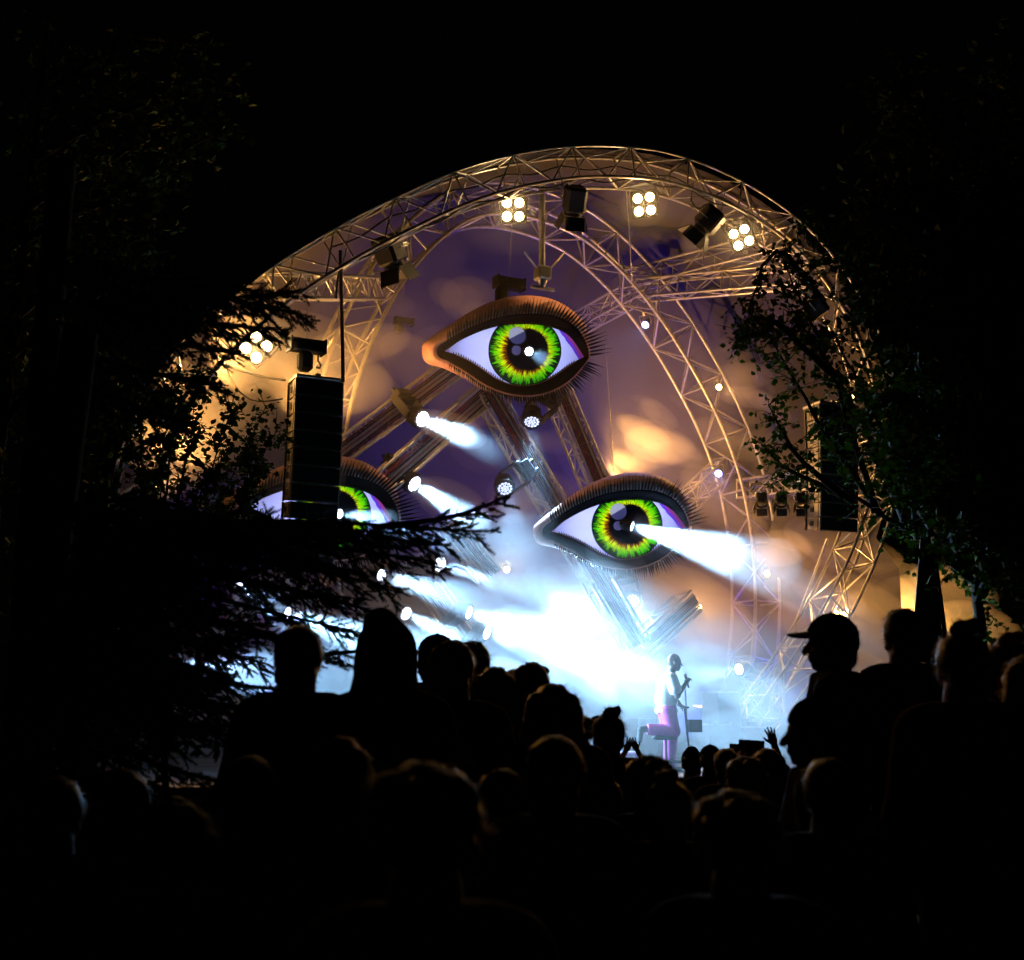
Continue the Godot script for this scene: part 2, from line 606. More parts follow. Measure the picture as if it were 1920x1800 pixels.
func build_canopy_and_arches() -> void:
	var fp := []
	for p in [[330, 1330], [270, 1190], [245, 1020], [265, 860], [345, 705], [470, 577], [600, 487], [740, 412], [880, 352], [1000, 323], [1110, 313], [1240, 325], [1370, 375], [1480, 450], [1560, 545], [1620, 660], [1647, 780], [1643, 900], [1610, 1020], [1560, 1130], [1495, 1240], [1425, 1340], [1400, 1372]]:
		fp.append(on_plane(p[0], p[1], arch_at, back))
	front_pts = spline(fp, 0.62)
	front_radial = radials(front_pts, back)
	truss("front_arch_truss", "large round silver truss arch over the stage front", front_pts, front_radial, 0.58, 0.58, 0.032, 0.016)
	var rear_at := arch_at + back * 3.7
	var rp := []
	for p in [[610, 1250], [590, 1100], [590, 950], [605, 800], [640, 670], [700, 545], [770, 455], [860, 392], [960, 388], [1065, 425], [1140, 480], [1203, 548], [1262, 630], [1312, 715], [1352, 795], [1385, 885], [1405, 975], [1415, 1060], [1417, 1160], [1408, 1260], [1395, 1345]]:
		rp.append(on_plane(p[0], p[1], rear_at, back))
	rear_pts = spline(rp, 0.62)
	rear_radial = radials(rear_pts, back)
	truss("rear_arch_truss", "smaller silver truss arch standing further back inside the stage", rear_pts, rear_radial, 0.8, 0.66, 0.04, 0.02)
	# purlins between the two arches
	var purlins := [
		[[1200, 552], [1515, 528], "upper silver truss running from rear arch to front arch on the right"],
		[[1190, 520], [1500, 492], "dark truss just above the upper right cross truss"],
		[[1410, 905], [1648, 905], "short silver truss at half height on the right with cans hanging under it"],
		[[1090, 610], [1205, 530], "short silver truss meeting the rear arch behind the upper eye lashes"],
		[[1255, 960], [1375, 885], "short silver truss between the lower right eye and the rear arch"],
		[[700, 545], [520, 545], "faint truss between the arches on the left behind the haze"]]
	for q in purlins.size():
		var p: Array = purlins[q]
		var a: Vector3 = rear_pts[nearest(rear_pts, p[0][0], p[0][1])]
		var b: Vector3 = front_pts[nearest(front_pts, p[1][0], p[1][1])]
		if q == 1: a += back * 0.5 + Vector3.UP * 0.35; b += Vector3.UP * 0.3
		if q == 3: a = px(1075, 612, 30.0); b = rear_pts[nearest(rear_pts, 1205, 548)] + back * 0.4
		if q == 4: a = px(1262, 965, 27.8); b = rear_pts[nearest(rear_pts, 1375, 885)] + back * 0.4
		var pts := []
		var k := maxi(3, int((b - a).length() / 0.5))
		for i in k + 1: pts.append(a.lerp(b, float(i) / k))
		var rad := []
		for i in k + 1: rad.append(Vector3.UP)
		truss("cross_truss", p[2], pts, rad, 0.4, 0.4, 0.03, 0.015, "straight trusses between the arches")
	# canvas shell: gores from the front arch to the rear, and the wall that closes it
	var n := front_pts.size()
	var rim := []
	for i in n: rim.append(front_pts[i] + front_radial[i] * 0.36)
	var depth := 9.2
	var ctr := stage(0, 5.0, 0)
	var shell := thing("stage_canopy", "grey canvas shell stretched behind the round stage arch", "canopy", stage(0, deck_y, 0))
	var wide := [0.0, 0.0]
	for p in rim:
		wide[0] = minf(wide[0], (p - ctr).dot(along)); wide[1] = maxf(wide[1], (p - ctr).dot(along))
	var at := func(i: int, d: float) -> Vector3:
		var p: Vector3 = rim[i]
		var up := p.y - ctr.y
		var side := (p - ctr).dot(along)
		if up < 0.0: side = wide[1] if side > 0.0 else wide[0]     # below its widest point the cloth drops straight
		var f := pow(maxf(1.0 - pow(d, 3.0), 0.0), 0.6)     # an apse: the cloth rounds in at the back
		return ctr + along * side * f + Vector3.UP * up * ((1.0 + 0.9 * d * d) * f if up > 0.0 else 1.0) + back * (depth * d)
	var per := 3
	var g := 0
	while g < n - 1:
		var e := mini(g + per, n - 1)
		var b := Build.new()
		var cols := (e - g) * 3
		var rows := 26
		for c in cols + 1:
			var f := g + float(c) / 3.0
			var i0 := mini(int(f), n - 2)
			var fr := f - i0
			var sag := 0.05 * sin(PI * float(c) / cols)
			for r in rows + 1:
				var d := 1.0 - pow(1.0 - float(r) / rows, 1.5)
				var p: Vector3 = at.call(i0, d).lerp(at.call(i0 + 1, d), fr)
				p += (p - ctr - back * depth * d).normalized() * (sag * sin(PI * d) - 0.02)
				b.vert(p - shell.position, (ctr + back * depth * minf(d, 0.6) - p).normalized(), Vector2(f, d))
		for c in cols:
			for r in rows:
				var q := c * (rows + 1) + r
				b.quad(q, q + 1, q + rows + 2, q + rows + 1)
		part("canvas_gore", b.done(), M.canvas, shell)
		g = e

func fog(called: String, label: String, at: Vector3, size: Vector3, basis: Basis, density: float, color := Color(1, 1, 1)) -> void:
	var f := FogVolume.new()
	f.name = numbered(called)
	f.shape = RenderingServer.FOG_VOLUME_SHAPE_ELLIPSOID
	f.size = size
	var m := FogMaterial.new()
	m.albedo = color
	m.density = density
	f.material = m
	add_child(f)
	f.transform = Transform3D(basis, at)
	tag(f, label, "smoke", "", "stuff")

func build_haze() -> void:
	# thin haze that fills the shell, thicker banks drifting through it
	fog("haze", "thin haze hanging under the whole arch", stage(0.2, 5.4, 4.8), Vector3(18, 13, 9.6), stage_basis, 0.014)
	for q in [[4.8, 11.0], [7.0, 12.6]]:
		fog("haze", "deep bank of stage smoke lying low over the deck", stage(0.2, 1.8, 1.8), Vector3(q[1] + 4.0, q[0], q[1] - 1.0), stage_basis * Basis(Vector3.BACK, 0.03 * (q[0] - 5.8)), 0.019)
	var g := RandomNumberGenerator.new()
	g.seed = 9
	var tilt := Basis(Vector3.UP, -deg_to_rad(YAW) * 0.6)
	# banks of billows: photo x and y ranges, depth range, count, size range, density
	for z in [[800, 1360, 1090, 1300, 22.0, 25.5, 9, 1.2, 2.7, 0.11], [1120, 1380, 720, 980, 25.9, 27.8, 7, 0.9, 2.0, 0.045], [1130, 1340, 740, 940, 26.0, 27.6, 16, 0.4, 1.1, 0.075], [1430, 1640, 1020, 1180, 26.0, 27.4, 4, 0.9, 2.0, 0.06], [1450, 1660, 1000, 1170, 25.6, 27.0, 15, 0.4, 1.0, 0.10],
			[1640, 1850, 1010, 1230, 25.6, 27.6, 5, 0.9, 2.0, 0.10], [1640, 1820, 1010, 1200, 25.6, 27.0, 10, 0.4, 1.0, 0.1], [560, 900, 530, 720, 23.4, 26.0, 6, 1.0, 2.0, 0.12], [680, 930, 540, 660, 24.5, 26.0, 10, 0.4, 1.0, 0.15], [300, 580, 590, 860, 20.8, 22.6, 6, 1.4, 2.6, 0.13], [950, 1080, 780, 1000, 23.5, 25.0, 10, 0.4, 1.2, 0.13],
			[1370, 1440, 700, 830, 27.0, 28.0, 6, 0.4, 1.0, 0.15], [480, 830, 1080, 1240, 21.6, 23.0, 6, 0.9, 2.0, 0.09], [1000, 1330, 1010, 1150, 21.2, 24.5, 7, 0.5, 1.5, 0.11], [850, 1200, 1150, 1320, 21.2, 23.5, 12, 0.4, 1.1, 0.13], [1150, 1460, 1180, 1380, 20.4, 22.5, 6, 0.8, 1.8, 0.05]]:
		for i in int(z[6]):
			var sz := g.randf_range(z[7], z[8])
			fog("smoke_puff", "pale smoke along the beams and added for lamp halos", px(g.randf_range(z[0], z[1]), g.randf_range(z[2], z[3]), g.randf_range(z[4], z[5])), Vector3(sz * g.randf_range(1.0, 1.6), sz * g.randf_range(0.4, 0.8), sz * g.randf_range(0.7, 1.1)), tilt * Basis(Vector3.BACK, g.randf_range(-0.85, 0.15)), z[9] * g.randf_range(0.6, 1.4))
	# smoke along single beams, and puffs added to give the blinders halos
	for p in [[1280, 1005, 22.1, 2.2, 0.8, 1.0, 0.10, 0.3], [1235, 995, 22.1, 1.0, 0.5, 0.8, 0.12, 0.28], [1360, 1030, 22.0, 2.6, 1.5, 1.4, 0.035, 0.3], [1370, 1020, 21.9, 0.7, 0.5, 0.7, 0.10, 0.9], [1350, 1060, 21.9, 0.8, 0.4, 0.7, 0.10, -0.2], [1300, 1000, 22.0, 0.6, 0.35, 0.6, 0.10, 0.6], [850, 806, 22.9, 1.3, 0.6, 1.1, 0.30, 0.36], [865, 815, 22.7, 0.6, 0.4, 0.6, 0.24, 0.9], [850, 945, 23.1, 1.6, 0.8, 1.1, 0.18, 0.5],
			[1205, 986, 22.1, 0.7, 0.4, 0.6, 0.12, 0.3], [815, 794, 23.2, 0.8, 0.5, 0.7, 0.28, 0.36], [800, 922, 23.4, 0.8, 0.5, 0.7, 0.18, 0.5], [900, 850, 22.6, 1.2, 0.7, 0.9, 0.06, 0.4],
			[955, 402, 22.3, 2.2, 1.5, 1.3, 0.045, 0.2], [962, 392, 22.2, 0.9, 0.8, 0.8, 0.07, 0.0], [1215, 392, 22.9, 2.4, 1.4, 1.3, 0.045, -0.2], [1207, 384, 22.8, 0.9, 0.8, 0.8, 0.07, 0.0], [1380, 455, 23.7, 2.3, 1.6, 1.3, 0.045, 0.4], [1389, 446, 23.6, 0.9, 0.8, 0.8, 0.07, 0.0], [478, 655, 19.9, 1.5, 1.4, 1.2, 0.14, 0.0]]:
		fog("smoke_puff", "pale smoke along the beams and added for lamp halos", px(p[0], p[1], p[2]), Vector3(p[3], p[4], p[5]), tilt * Basis(Vector3.BACK, -p[7]), p[6])

func build_beams() -> void:
	# the triangular figure that joins the eyes: trusses faced with ribbed red panels
	var list := [
		[[862, 680, 24.6], [540, 922, 23.2], "silver truss with red ribbed face from upper eye down to left eye"],
		[[905, 742, 24.4], [680, 938, 23.4], "inner red faced truss sloping down left under the upper eye"],
		[[915, 742, 24.4], [1195, 1215, 23.6], "long inner red faced truss sloping down right behind the lower right eye"],
		[[1030, 700, 24.8], [1150, 990, 24.2], "outer red faced truss between upper eye and lower right eye"],
		[[1195, 1215, 23.6], [1290, 1130, 24.6], "short pale truss rising right from the low corner near the singer"],
		[[840, 985, 25.2], [918, 1083, 25.4], "faint red striped truss in the smoke right of the left eye"],
		[[770, 1053, 24.6], [882, 1210, 24.8], "faint red striped truss low in the smoke above the crowd"],
		[[560, 1040, 22.6], [410, 1185, 22.2], "red striped truss behind the conifer branches below left eye"]]
	for q in list.size():
		var p: Array = list[q]
		var a := px(p[0][0], p[0][1], p[0][2])
		var b := px(p[1][0], p[1][1], p[1][2])
		var ax := (b - a).normalized()
		var fwd := -back
		fwd = (fwd * 0.8 + Vector3(0, -0.12, 0.4))
		fwd = (fwd - ax * fwd.dot(ax)).normalized()
		var sd := ax.cross(fwd)
		var k := maxi(3, int((b - a).length() / 0.42))
		var pts := []
		var rad := []
		for i in k + 1:
			pts.append(a.lerp(b, float(i) / k)); rad.append(fwd)
		var t := truss("faced_truss", p[2], pts, rad, 0.42, 0.42, 0.032, 0.014, "trusses of the triangle figure")
		var xf := Transform3D(Basis(sd, ax, fwd), fwd * 0.215)
		var ln := (b - a).length()
		for r in 7:
			var rb := Build.new()
			var c := (r - 3) * 0.04
			var prof := [Vector2(c - 0.018, 0.0), Vector2(c - 0.011, 0.022), Vector2(c + 0.011, 0.022), Vector2(c + 0.018, 0.0)]
			for i in 3:
				rb.face([xf * Vector3(prof[i].x, 0, prof[i].y), xf * Vector3(prof[i + 1].x, 0, prof[i + 1].y), xf * Vector3(prof[i + 1].x, ln, prof[i + 1].y), xf * Vector3(prof[i].x, ln, prof[i].y)])
			rb.face([xf * Vector3(c - 0.018, 0, 0), xf * Vector3(c - 0.018, ln, 0), xf * Vector3(c + 0.018, ln, 0), xf * Vector3(c + 0.018, 0, 0)])
			for i in range(0, rb.v.size()):   # outward normals
				if rb.n[i].dot(fwd) < 0 and i < 12: rb.n[i] = -rb.n[i]
			part("rib", rb.done(), [M.red_panel, M.black, M.steel, M.tan_panel, M.steel, M.black, M.red_panel][(r + q) % 7], t)

# ---------------------------------------------------------------- the giant eyes
const EU := 0.00213   # metres per unit of the eye's outline below
const UP_OUT := [[130, 680], [135, 640], [170, 605], [240, 555], [320, 500], [480, 400], [620, 325], [720, 285], [850, 250], [1000, 235], [1100, 238], [1200, 255], [1300, 290], [1400, 350], [1460, 410], [1510, 500], [1540, 600], [1546, 690], [1530, 760]]
const LO_OUT := [[130, 680], [132, 720], [150, 770], [200, 805], [300, 835], [400, 880], [500, 940], [600, 1000], [700, 1045], [800, 1075], [900, 1095], [1000, 1100], [1100, 1090], [1200, 1060], [1300, 1010], [1400, 930], [1480, 840], [1530, 760]]
const UP_MID := [[230, 700], [236, 668], [262, 640], [320, 602], [400, 552], [500, 500], [600, 460], [700, 425], [800, 400], [900, 385], [1000, 380], [1100, 382], [1200, 395], [1300, 425], [1380, 470], [1440, 530], [1485, 610], [1512, 690], [1518, 750]]
const LO_MID := [[230, 700], [234, 722], [258, 750], [320, 772], [400, 815], [500, 875], [600, 945], [700, 998], [800, 1035], [900, 1055], [1000, 1060], [1100, 1050], [1200, 1020], [1300, 970], [1400, 890], [1470, 810], [1518, 750]]
const UP_IN := [[300, 692], [350, 660], [420, 610], [520, 560], [620, 520], [720, 490], [800, 475], [900, 465], [1000, 464], [1100, 470], [1200, 488], [1300, 522], [1380, 580], [1440, 660], [1492, 742]]
const LO_IN := [[300, 692], [400, 722], [500, 765], [600, 825], [680, 880], [760, 930], [860, 968], [960, 980], [1060, 968], [1150, 938], [1250, 885], [1350, 815], [1430, 770], [1492, 742]]

func contour(list: Array, k: int) -> Array:
	var p := []
	for q in list: p.append(Vector3((q[0] - 835.0) * EU, (670.0 - q[1]) * EU, 0))
	var s := spline(p, 0.02)
	var out := []
	for i in k + 1:
		var f := float(i) / k * (s.size() - 1)
		var i0 := mini(int(f), s.size() - 2)
		out.append(s[i0].lerp(s[i0 + 1], f - i0))
	return out

func loop(up: Array, lo: Array, k: int) -> Array:    # closed: left corner, over the top to the right corner, back underneath
	var a := contour(up, k)
	var b := contour(lo, k)
	for i in range(k - 1, 0, -1): a.append(b[i])
	return a

func eyeball_print() -> ImageTexture:
	# print on the ball: lilac white, green and yellow iris with brown frill, black pupil with two pale discs
	var w := 1200
	var h := 620
	var im := Image.create(w, h, false, Image.FORMAT_RGB8)
	var nz := FastNoiseLite.new()
	nz.seed = 8
	nz.frequency = 0.9
	nz.fractal_octaves = 3
	var nz2 := FastNoiseLite.new()
	nz2.seed = 9
	nz2.frequency = 3.2
	nz2.fractal_octaves = 2
	var white := Color(0.76, 0.77, 1.0)
	var lilac := Color(0.42, 0.22, 0.85)
	var pink := Color(0.62, 0.25, 0.52)
	for y in h:
		for x in w:
			var ex := 290.0 + x      # outline units: the picture covers 290..1490 by 430..1050
			var ey := 430.0 + y
			var c := white
			var dx := ex - 978.0
			var dy := ey - 688.0
			var r := sqrt(dx * dx + dy * dy * 1.08) / 312.0
			if r < 1.0:
				var a := atan2(dy, dx)
				var d := Vector2(cos(a), sin(a))
				var fib := nz.get_noise_3d(d.x * 11.0, d.y * 11.0, r * 0.6)
				var fine := nz2.get_noise_3d(d.x * 16.0, d.y * 16.0, r * 1.0)
				var green := Color(0.20, 0.72, 0.02)
				var yellow := Color(0.80, 0.92, 0.04)
				var t := clampf((r - 0.62) / 0.4 + fib * 0.8 + fine * 0.25, 0.0, 1.0)
				c = yellow.lerp(green, t)
				if r > 0.86 + fib * 0.28 + fine * 0.14: c = Color(0.02, 0.10, 0.05)
				if absf(fib) < 0.035 and r > 0.66 + fine * 0.2: c = Color(0.02, 0.13, 0.03)
				if r < 0.635 + fib * 0.16 + fine * 0.1: c = Color(0.72, 0.42, 0.03)
				if r < 0.595 + fib * 0.14 + fine * 0.1: c = Color(0.26, 0.10, 0.02)
				if r > 0.965: c = Color(0.01, 0.06, 0.05)
				var pr := Vector2(ex - 998.0, ey - 676.0).length()
				if pr < 178.0 + fine * 16.0: c = Color(0.008, 0.012, 0.03)
				var h1 := Vector2(ex - 912.0, ey - 560.0).length()
				if h1 < 73.0: c = Color(0.60, 0.60, 0.66) if (ex - 912.0) * 0.5 + (ey - 560.0) < -6.0 + fine * 6.0 else Color(0.22, 0.22, 0.36)
				if Vector2(ex - 902.0, ey - 684.0).length() < 41.0: c = Color(0.28, 0.27, 0.40)
			else:
				var edge := ex + (742.0 - ey) * 0.72     # purple corner with its pink rim, as printed
				if edge > 1432.0 + fib_edge(nz, ex, ey): c = lilac
				if edge > 1462.0 + fib_edge(nz, ex, ey): c = pink
				var left := ex - (ey - 690.0) * 0.2
				if left < 345.0 + nz.get_noise_2d(ex * 0.05, ey * 0.05) * 30.0: c = white.lerp(pink, 0.35)
			im.set_pixel(x, y, c)
	return ImageTexture.create_from_image(im)

func fib_edge(nz: FastNoiseLite, x: float, y: float) -> float:
	return nz.get_noise_2d(x * 0.008, y * 0.008) * 12.0

func build_eyes() -> void:
	var k := 64
	var lo_out := loop(UP_OUT, LO_OUT, k)
	var mid := loop(UP_MID, LO_MID, k)
	var inn := loop(UP_IN, LO_IN, k)
	var n := lo_out.size()
	# lid: rounded roll from the back edge over a swollen front to the lash line
	var skin := Build.new()
	var rings := [[0.0, -0.42], [-0.10, -0.30], [0.0, -0.06], [0.10, 0.06], [0.3, 0.17], [0.55, 0.23], [0.8, 0.235], [1.0, 0.20]]
	var grid := []
	for rg in rings:
		var row := []
		for i in n:
			var p: Vector3 = lo_out[i].lerp(mid[i], rg[0]) if rg[0] >= 0 else lo_out[i] + (lo_out[i] - mid[i]) * 0.12
			row.append(p + Vector3(0, 0, rg[1]))
		grid.append(row)
	sheet(skin, grid)
	var liner := Build.new()
	grid = []
	for rg in [[0.0, 0.20], [0.12, 0.225], [0.5, 0.17], [0.9, 0.12], [1.0, 0.09], [1.02, -0.02]]:
		var row := []
		for i in n: row.append(mid[i].lerp(inn[i], rg[0]) + Vector3(0, 0, rg[1]))
		grid.append(row)
	sheet(liner, grid)
	# pink wet edge along the lower lid
	var wet := Build.new()
	var edge := []
	for i in range(k + 4, n - 4): edge.append(inn[i] * 1.012 + Vector3(0, -0.012, 0.105))
	wet.tube(edge, 0.016, 6)
	# ball
	var ball := Build.new()
	var c := Vector3(0.1, -0.05, 0)
	var steps := 10
	for s in steps + 1:
		var f := 1.0 - float(s) / steps
		for i in n:
			var p: Vector3 = c + (inn[i] - c) * f * 1.03
			p.z = 0.02 + 0.17 * (1.0 - f * f)
			var ex := p.x / EU + 835.0
			var ey := 670.0 - p.y / EU
			ball.vert(p, Vector3((p.x - c.x) * 0.22, (p.y - c.y) * 0.55, 1).normalized(), Vector2((ex - 290.0) / 1200.0, (ey - 430.0) / 620.0))
	for s in steps:
		for i in n:
			var j := (i + 1) % n
			ball.quad(s * n + i, s * n + j, (s + 1) * n + j, (s + 1) * n + i)
	var print_ := eyeball_print()
	var bm := StandardMaterial3D.new()
	bm.albedo_texture = print_
	bm.roughness = 0.3
	bm.texture_repeat = false
	bm.backlight_enabled = true          # printed cloth, lit through by the panel inside
	bm.backlight = Color.WHITE
	M.ball = bm
	var rear := Build.new()
	var mp := []
	for i in n: mp.append(lo_out[i] + Vector3(0, 0, -0.42))
	var kk := rear.vert(Vector3(0, 0, -0.45), Vector3.FORWARD)
	for i in n: rear.vert(mp[i], Vector3.FORWARD)
	for i in n: rear.tri(kk, kk + 1 + i, kk + 1 + (i + 1) % n)
	# one lash, its root at the origin, growing along y and curling towards z
	var lash := Build.new()
	var lp := []
	var lr := []
	for i in 7:
		var t := i / 6.0
		lp.append(Vector3(0, t * (1.0 - 0.12 * t), 0.16 * sin(t * 2.2) + 0.10 * t * t))
		lr.append(0.034 * (1.0 - t * 0.93) * (0.75 + 0.5 * sin(PI * minf(t * 1.5, 1.0))))
	lash.tube(lp, lr, 4)
	var lash_mesh := lash.done()
	var skin_m := skin.done()
	var liner_m := liner.done()
	var wet_m := wet.done()
	var ball_m := ball.done()
	var rear_m := rear.done()
	var list := [
		["upper giant eye with green iris hanging at the top of the triangle", 835, 670, 760, 500, 4.364, 23.5, 0.0, 1.0, 6.0],
		["lower right giant eye with green iris shooting a white beam rightwards", 775, 600, 960, 840, 4.174, 22.6, 3.6, 0.925, -4.0],
		["left giant eye half hidden behind the black speaker column", 0, 0, 590, 955, 1.0, 21.9, -3.0, 0.98, 10.0]]
	for e in list:
		var ctr := px(e[3] + e[1] / e[5], e[4] + e[2] / e[5], e[6])
		var to_cam := (EYE - ctr).normalized()
		var bs := aim(-to_cam) * Basis(Vector3.UP, deg_to_rad(e[9])) * Basis(Vector3.BACK, deg_to_rad(e[7]))
		var pxm: float = FOCAL / e[6]
		var sc: float = e[8]
		if e[5] > 1.0: sc = (1415.0 if e[5] > 4.3 else 1262.0) / e[5] / pxm / (1415.0 * EU)
		var t := thing("giant_eye", e[0], "eye prop", ctr, bs.scaled_local(Vector3.ONE * sc), "giant eyes above the stage")
		part("eyelid", skin_m, M.skin_lid, t)
		part("lash_line", liner_m, M.liner, t)
		part("lower_waterline", wet_m, M.waterline, t)
		part("eyeball", ball_m, bm, t)
		part("rear_panel", rear_m, M.black, t)
		var pn := Build.new()
		pn.box(Vector3(-0.85, -0.42, -0.43), Vector3(1.15, 0.36, -0.405), Transform3D(), 0.008)
		part("light_panel", pn.done(), M.panel, t)
		var al := AreaLight3D.new()
		al.name = "panel_light"
		al.light_color = Color(0.90, 0.92, 1.0)
		al.light_energy = 2.2
		al.area_size = Vector2(1.9, 0.74) * sc
		al.area_range = 3.0
		al.shadow_enabled = true
		t.add_child(al)
		al.transform = Transform3D(Basis(Vector3.UP, PI), Vector3(0.15, -0.03, -0.39))
		add_lashes(t, lash_mesh, inn, mid, lo_out, k)
		# the hollow pupil holds a lamp of its own
		eye_lamps.append(t.transform * Vector3((1000 - 835) * EU, (670 - 690) * EU, 0.23))

var eye_lamps := []

func sheet(b: Build, grid: Array) -> void:    # closed round strip through rows of points, smooth normals
	var rows := grid.size()
	var n: int = grid[0].size()
	var k := b.v.size()
	for r in rows:
		for i in n:
			var du: Vector3 = grid[r][(i + 1) % n] - grid[r][(i - 1 + n) % n]
			var dv: Vector3 = grid[mini(r + 1, rows - 1)][i] - grid[maxi(r - 1, 0)][i]
			b.vert(grid[r][i], dv.cross(du).normalized() * -1.0, Vector2(float(i) / n * 8.0, r))
	for r in rows - 1:
		for i in n:
			var j := (i + 1) % n
			b.quad(k + r * n + i, k + r * n + j, k + (r + 1) * n + j, k + (r + 1) * n + i)

func add_lashes(t: Node3D, m: ArrayMesh, inn: Array, mid: Array, out: Array, k: int) -> void:
	var g := RandomNumberGenerator.new()
	g.seed = 77
	var put := func(at: Vector3, dir: Vector3, fwd: Vector3, len: float, thick: float):
		dir = dir.normalized()
		fwd = (fwd - dir * fwd.dot(dir)).normalized()
		part("eyelash", m, M.lash, t, Transform3D(Basis(dir.cross(fwd) * thick, dir * len, fwd * len), at))
	# upper row, growing over the lid and out past the outer corner
	for q in 54:
		var f := lerpf(0.09, 0.985, q / 53.0)
		var i := f * k
		var i0 := mini(int(i), k - 1)
		var p: Vector3 = mid[i0].lerp(mid[i0 + 1], i - i0)
		var ang := lerpf(96.0, 82.0, f / 0.6) if f < 0.6 else lerpf(82.0, 8.0, pow((f - 0.6) / 0.385, 1.1))
		ang += g.randf_range(-4, 4)
		var d := Vector3(cos(deg_to_rad(ang)), sin(deg_to_rad(ang)), 0)
		var ln := lerpf(0.30, 0.38, f / 0.6) if f < 0.6 else lerpf(0.38, 0.52, (f - 0.6) / 0.4)
		put.call(p + Vector3(0, 0, 0.2), d + Vector3(0, 0, 0.35), Vector3(0, 0, 1), ln * g.randf_range(0.9, 1.1), 0.62)
	# short upper row over the ball
	for q in 44:
		var f := lerpf(0.08, 0.9, q / 43.0)
		var i := f * k
		var i0 := mini(int(i), k - 1)
		var p: Vector3 = inn[i0].lerp(inn[i0 + 1], i - i0) + Vector3(0, 0.05, 0.13)
		var ang := -90.0 + lerpf(-8, 30, f) + g.randf_range(-8, 8)
		put.call(p, Vector3(cos(deg_to_rad(ang)), sin(deg_to_rad(ang)), 0.9), Vector3(0, 1, 0.6), 0.12 * g.randf_range(0.8, 1.2), 0.42)
	# lower outer row
	var n := mid.size()
	for q in 66:
		var f := lerpf(0.10, 0.97, q / 65.0)     # from the inner corner to the outer one, underneath
		var i := n - f * k
		var i0 := int(i) % n
		var p: Vector3 = mid[i0].lerp(mid[(i0 + 1) % n], i - int(i))
		var ang := lerpf(-100.0, -84.0, f / 0.7) if f < 0.7 else lerpf(-84.0, -22.0, (f - 0.7) / 0.27)
		ang += g.randf_range(-5, 5)
		var ln := lerpf(0.13, 0.28, f / 0.7) if f < 0.7 else lerpf(0.28, 0.40, (f - 0.7) / 0.3)
		put.call(p + Vector3(0, 0, 0.2), Vector3(cos(deg_to_rad(ang)), sin(deg_to_rad(ang)), 0.25), Vector3(0, 0.3, 1), ln * g.randf_range(0.95, 1.3), 0.62)
	# little hairs along the wet edge
	for q in 34:
		var f := lerpf(0.06, 0.42, q / 21.0) if q < 22 else lerpf(0.72, 0.92, (q - 22) / 11.0)
		var i := n - f * k
		var i0 := int(i) % n
		var p: Vector3 = inn[i0].lerp(inn[(i0 + 1) % n], i - int(i)) + Vector3(0, 0, 0.1)
		put.call(p, Vector3(-0.15 if q < 22 else 0.2, 1, 0.35), Vector3(0, 0, 1), 0.075 * g.randf_range(0.8, 1.2), 0.36)

# ---------------------------------------------------------------- lamps
var to_front := Transform3D(Basis(Vector3.RIGHT, -PI / 2), Vector3.ZERO)   # turns a lathe's y axis to -z

func led_cells(r: float, rings: int, cell: float) -> ArrayMesh:
	var b := Build.new()
	for k in rings:
		var cnt := 1 if k == 0 else 6 * k
		for i in cnt:
			var a := TAU * i / cnt + k * 0.26
			var rr := r * k / (rings - 0.35)
			var c := Vector3(cos(a) * rr, sin(a) * rr, 0)
			b.lathe([Vector2(cell, 0), Vector2(cell * 0.7, 0.008), Vector2(0.0, 0.011)], Transform3D(to_front.basis, c), 8)
	return b.done()

var head_meshes := {}

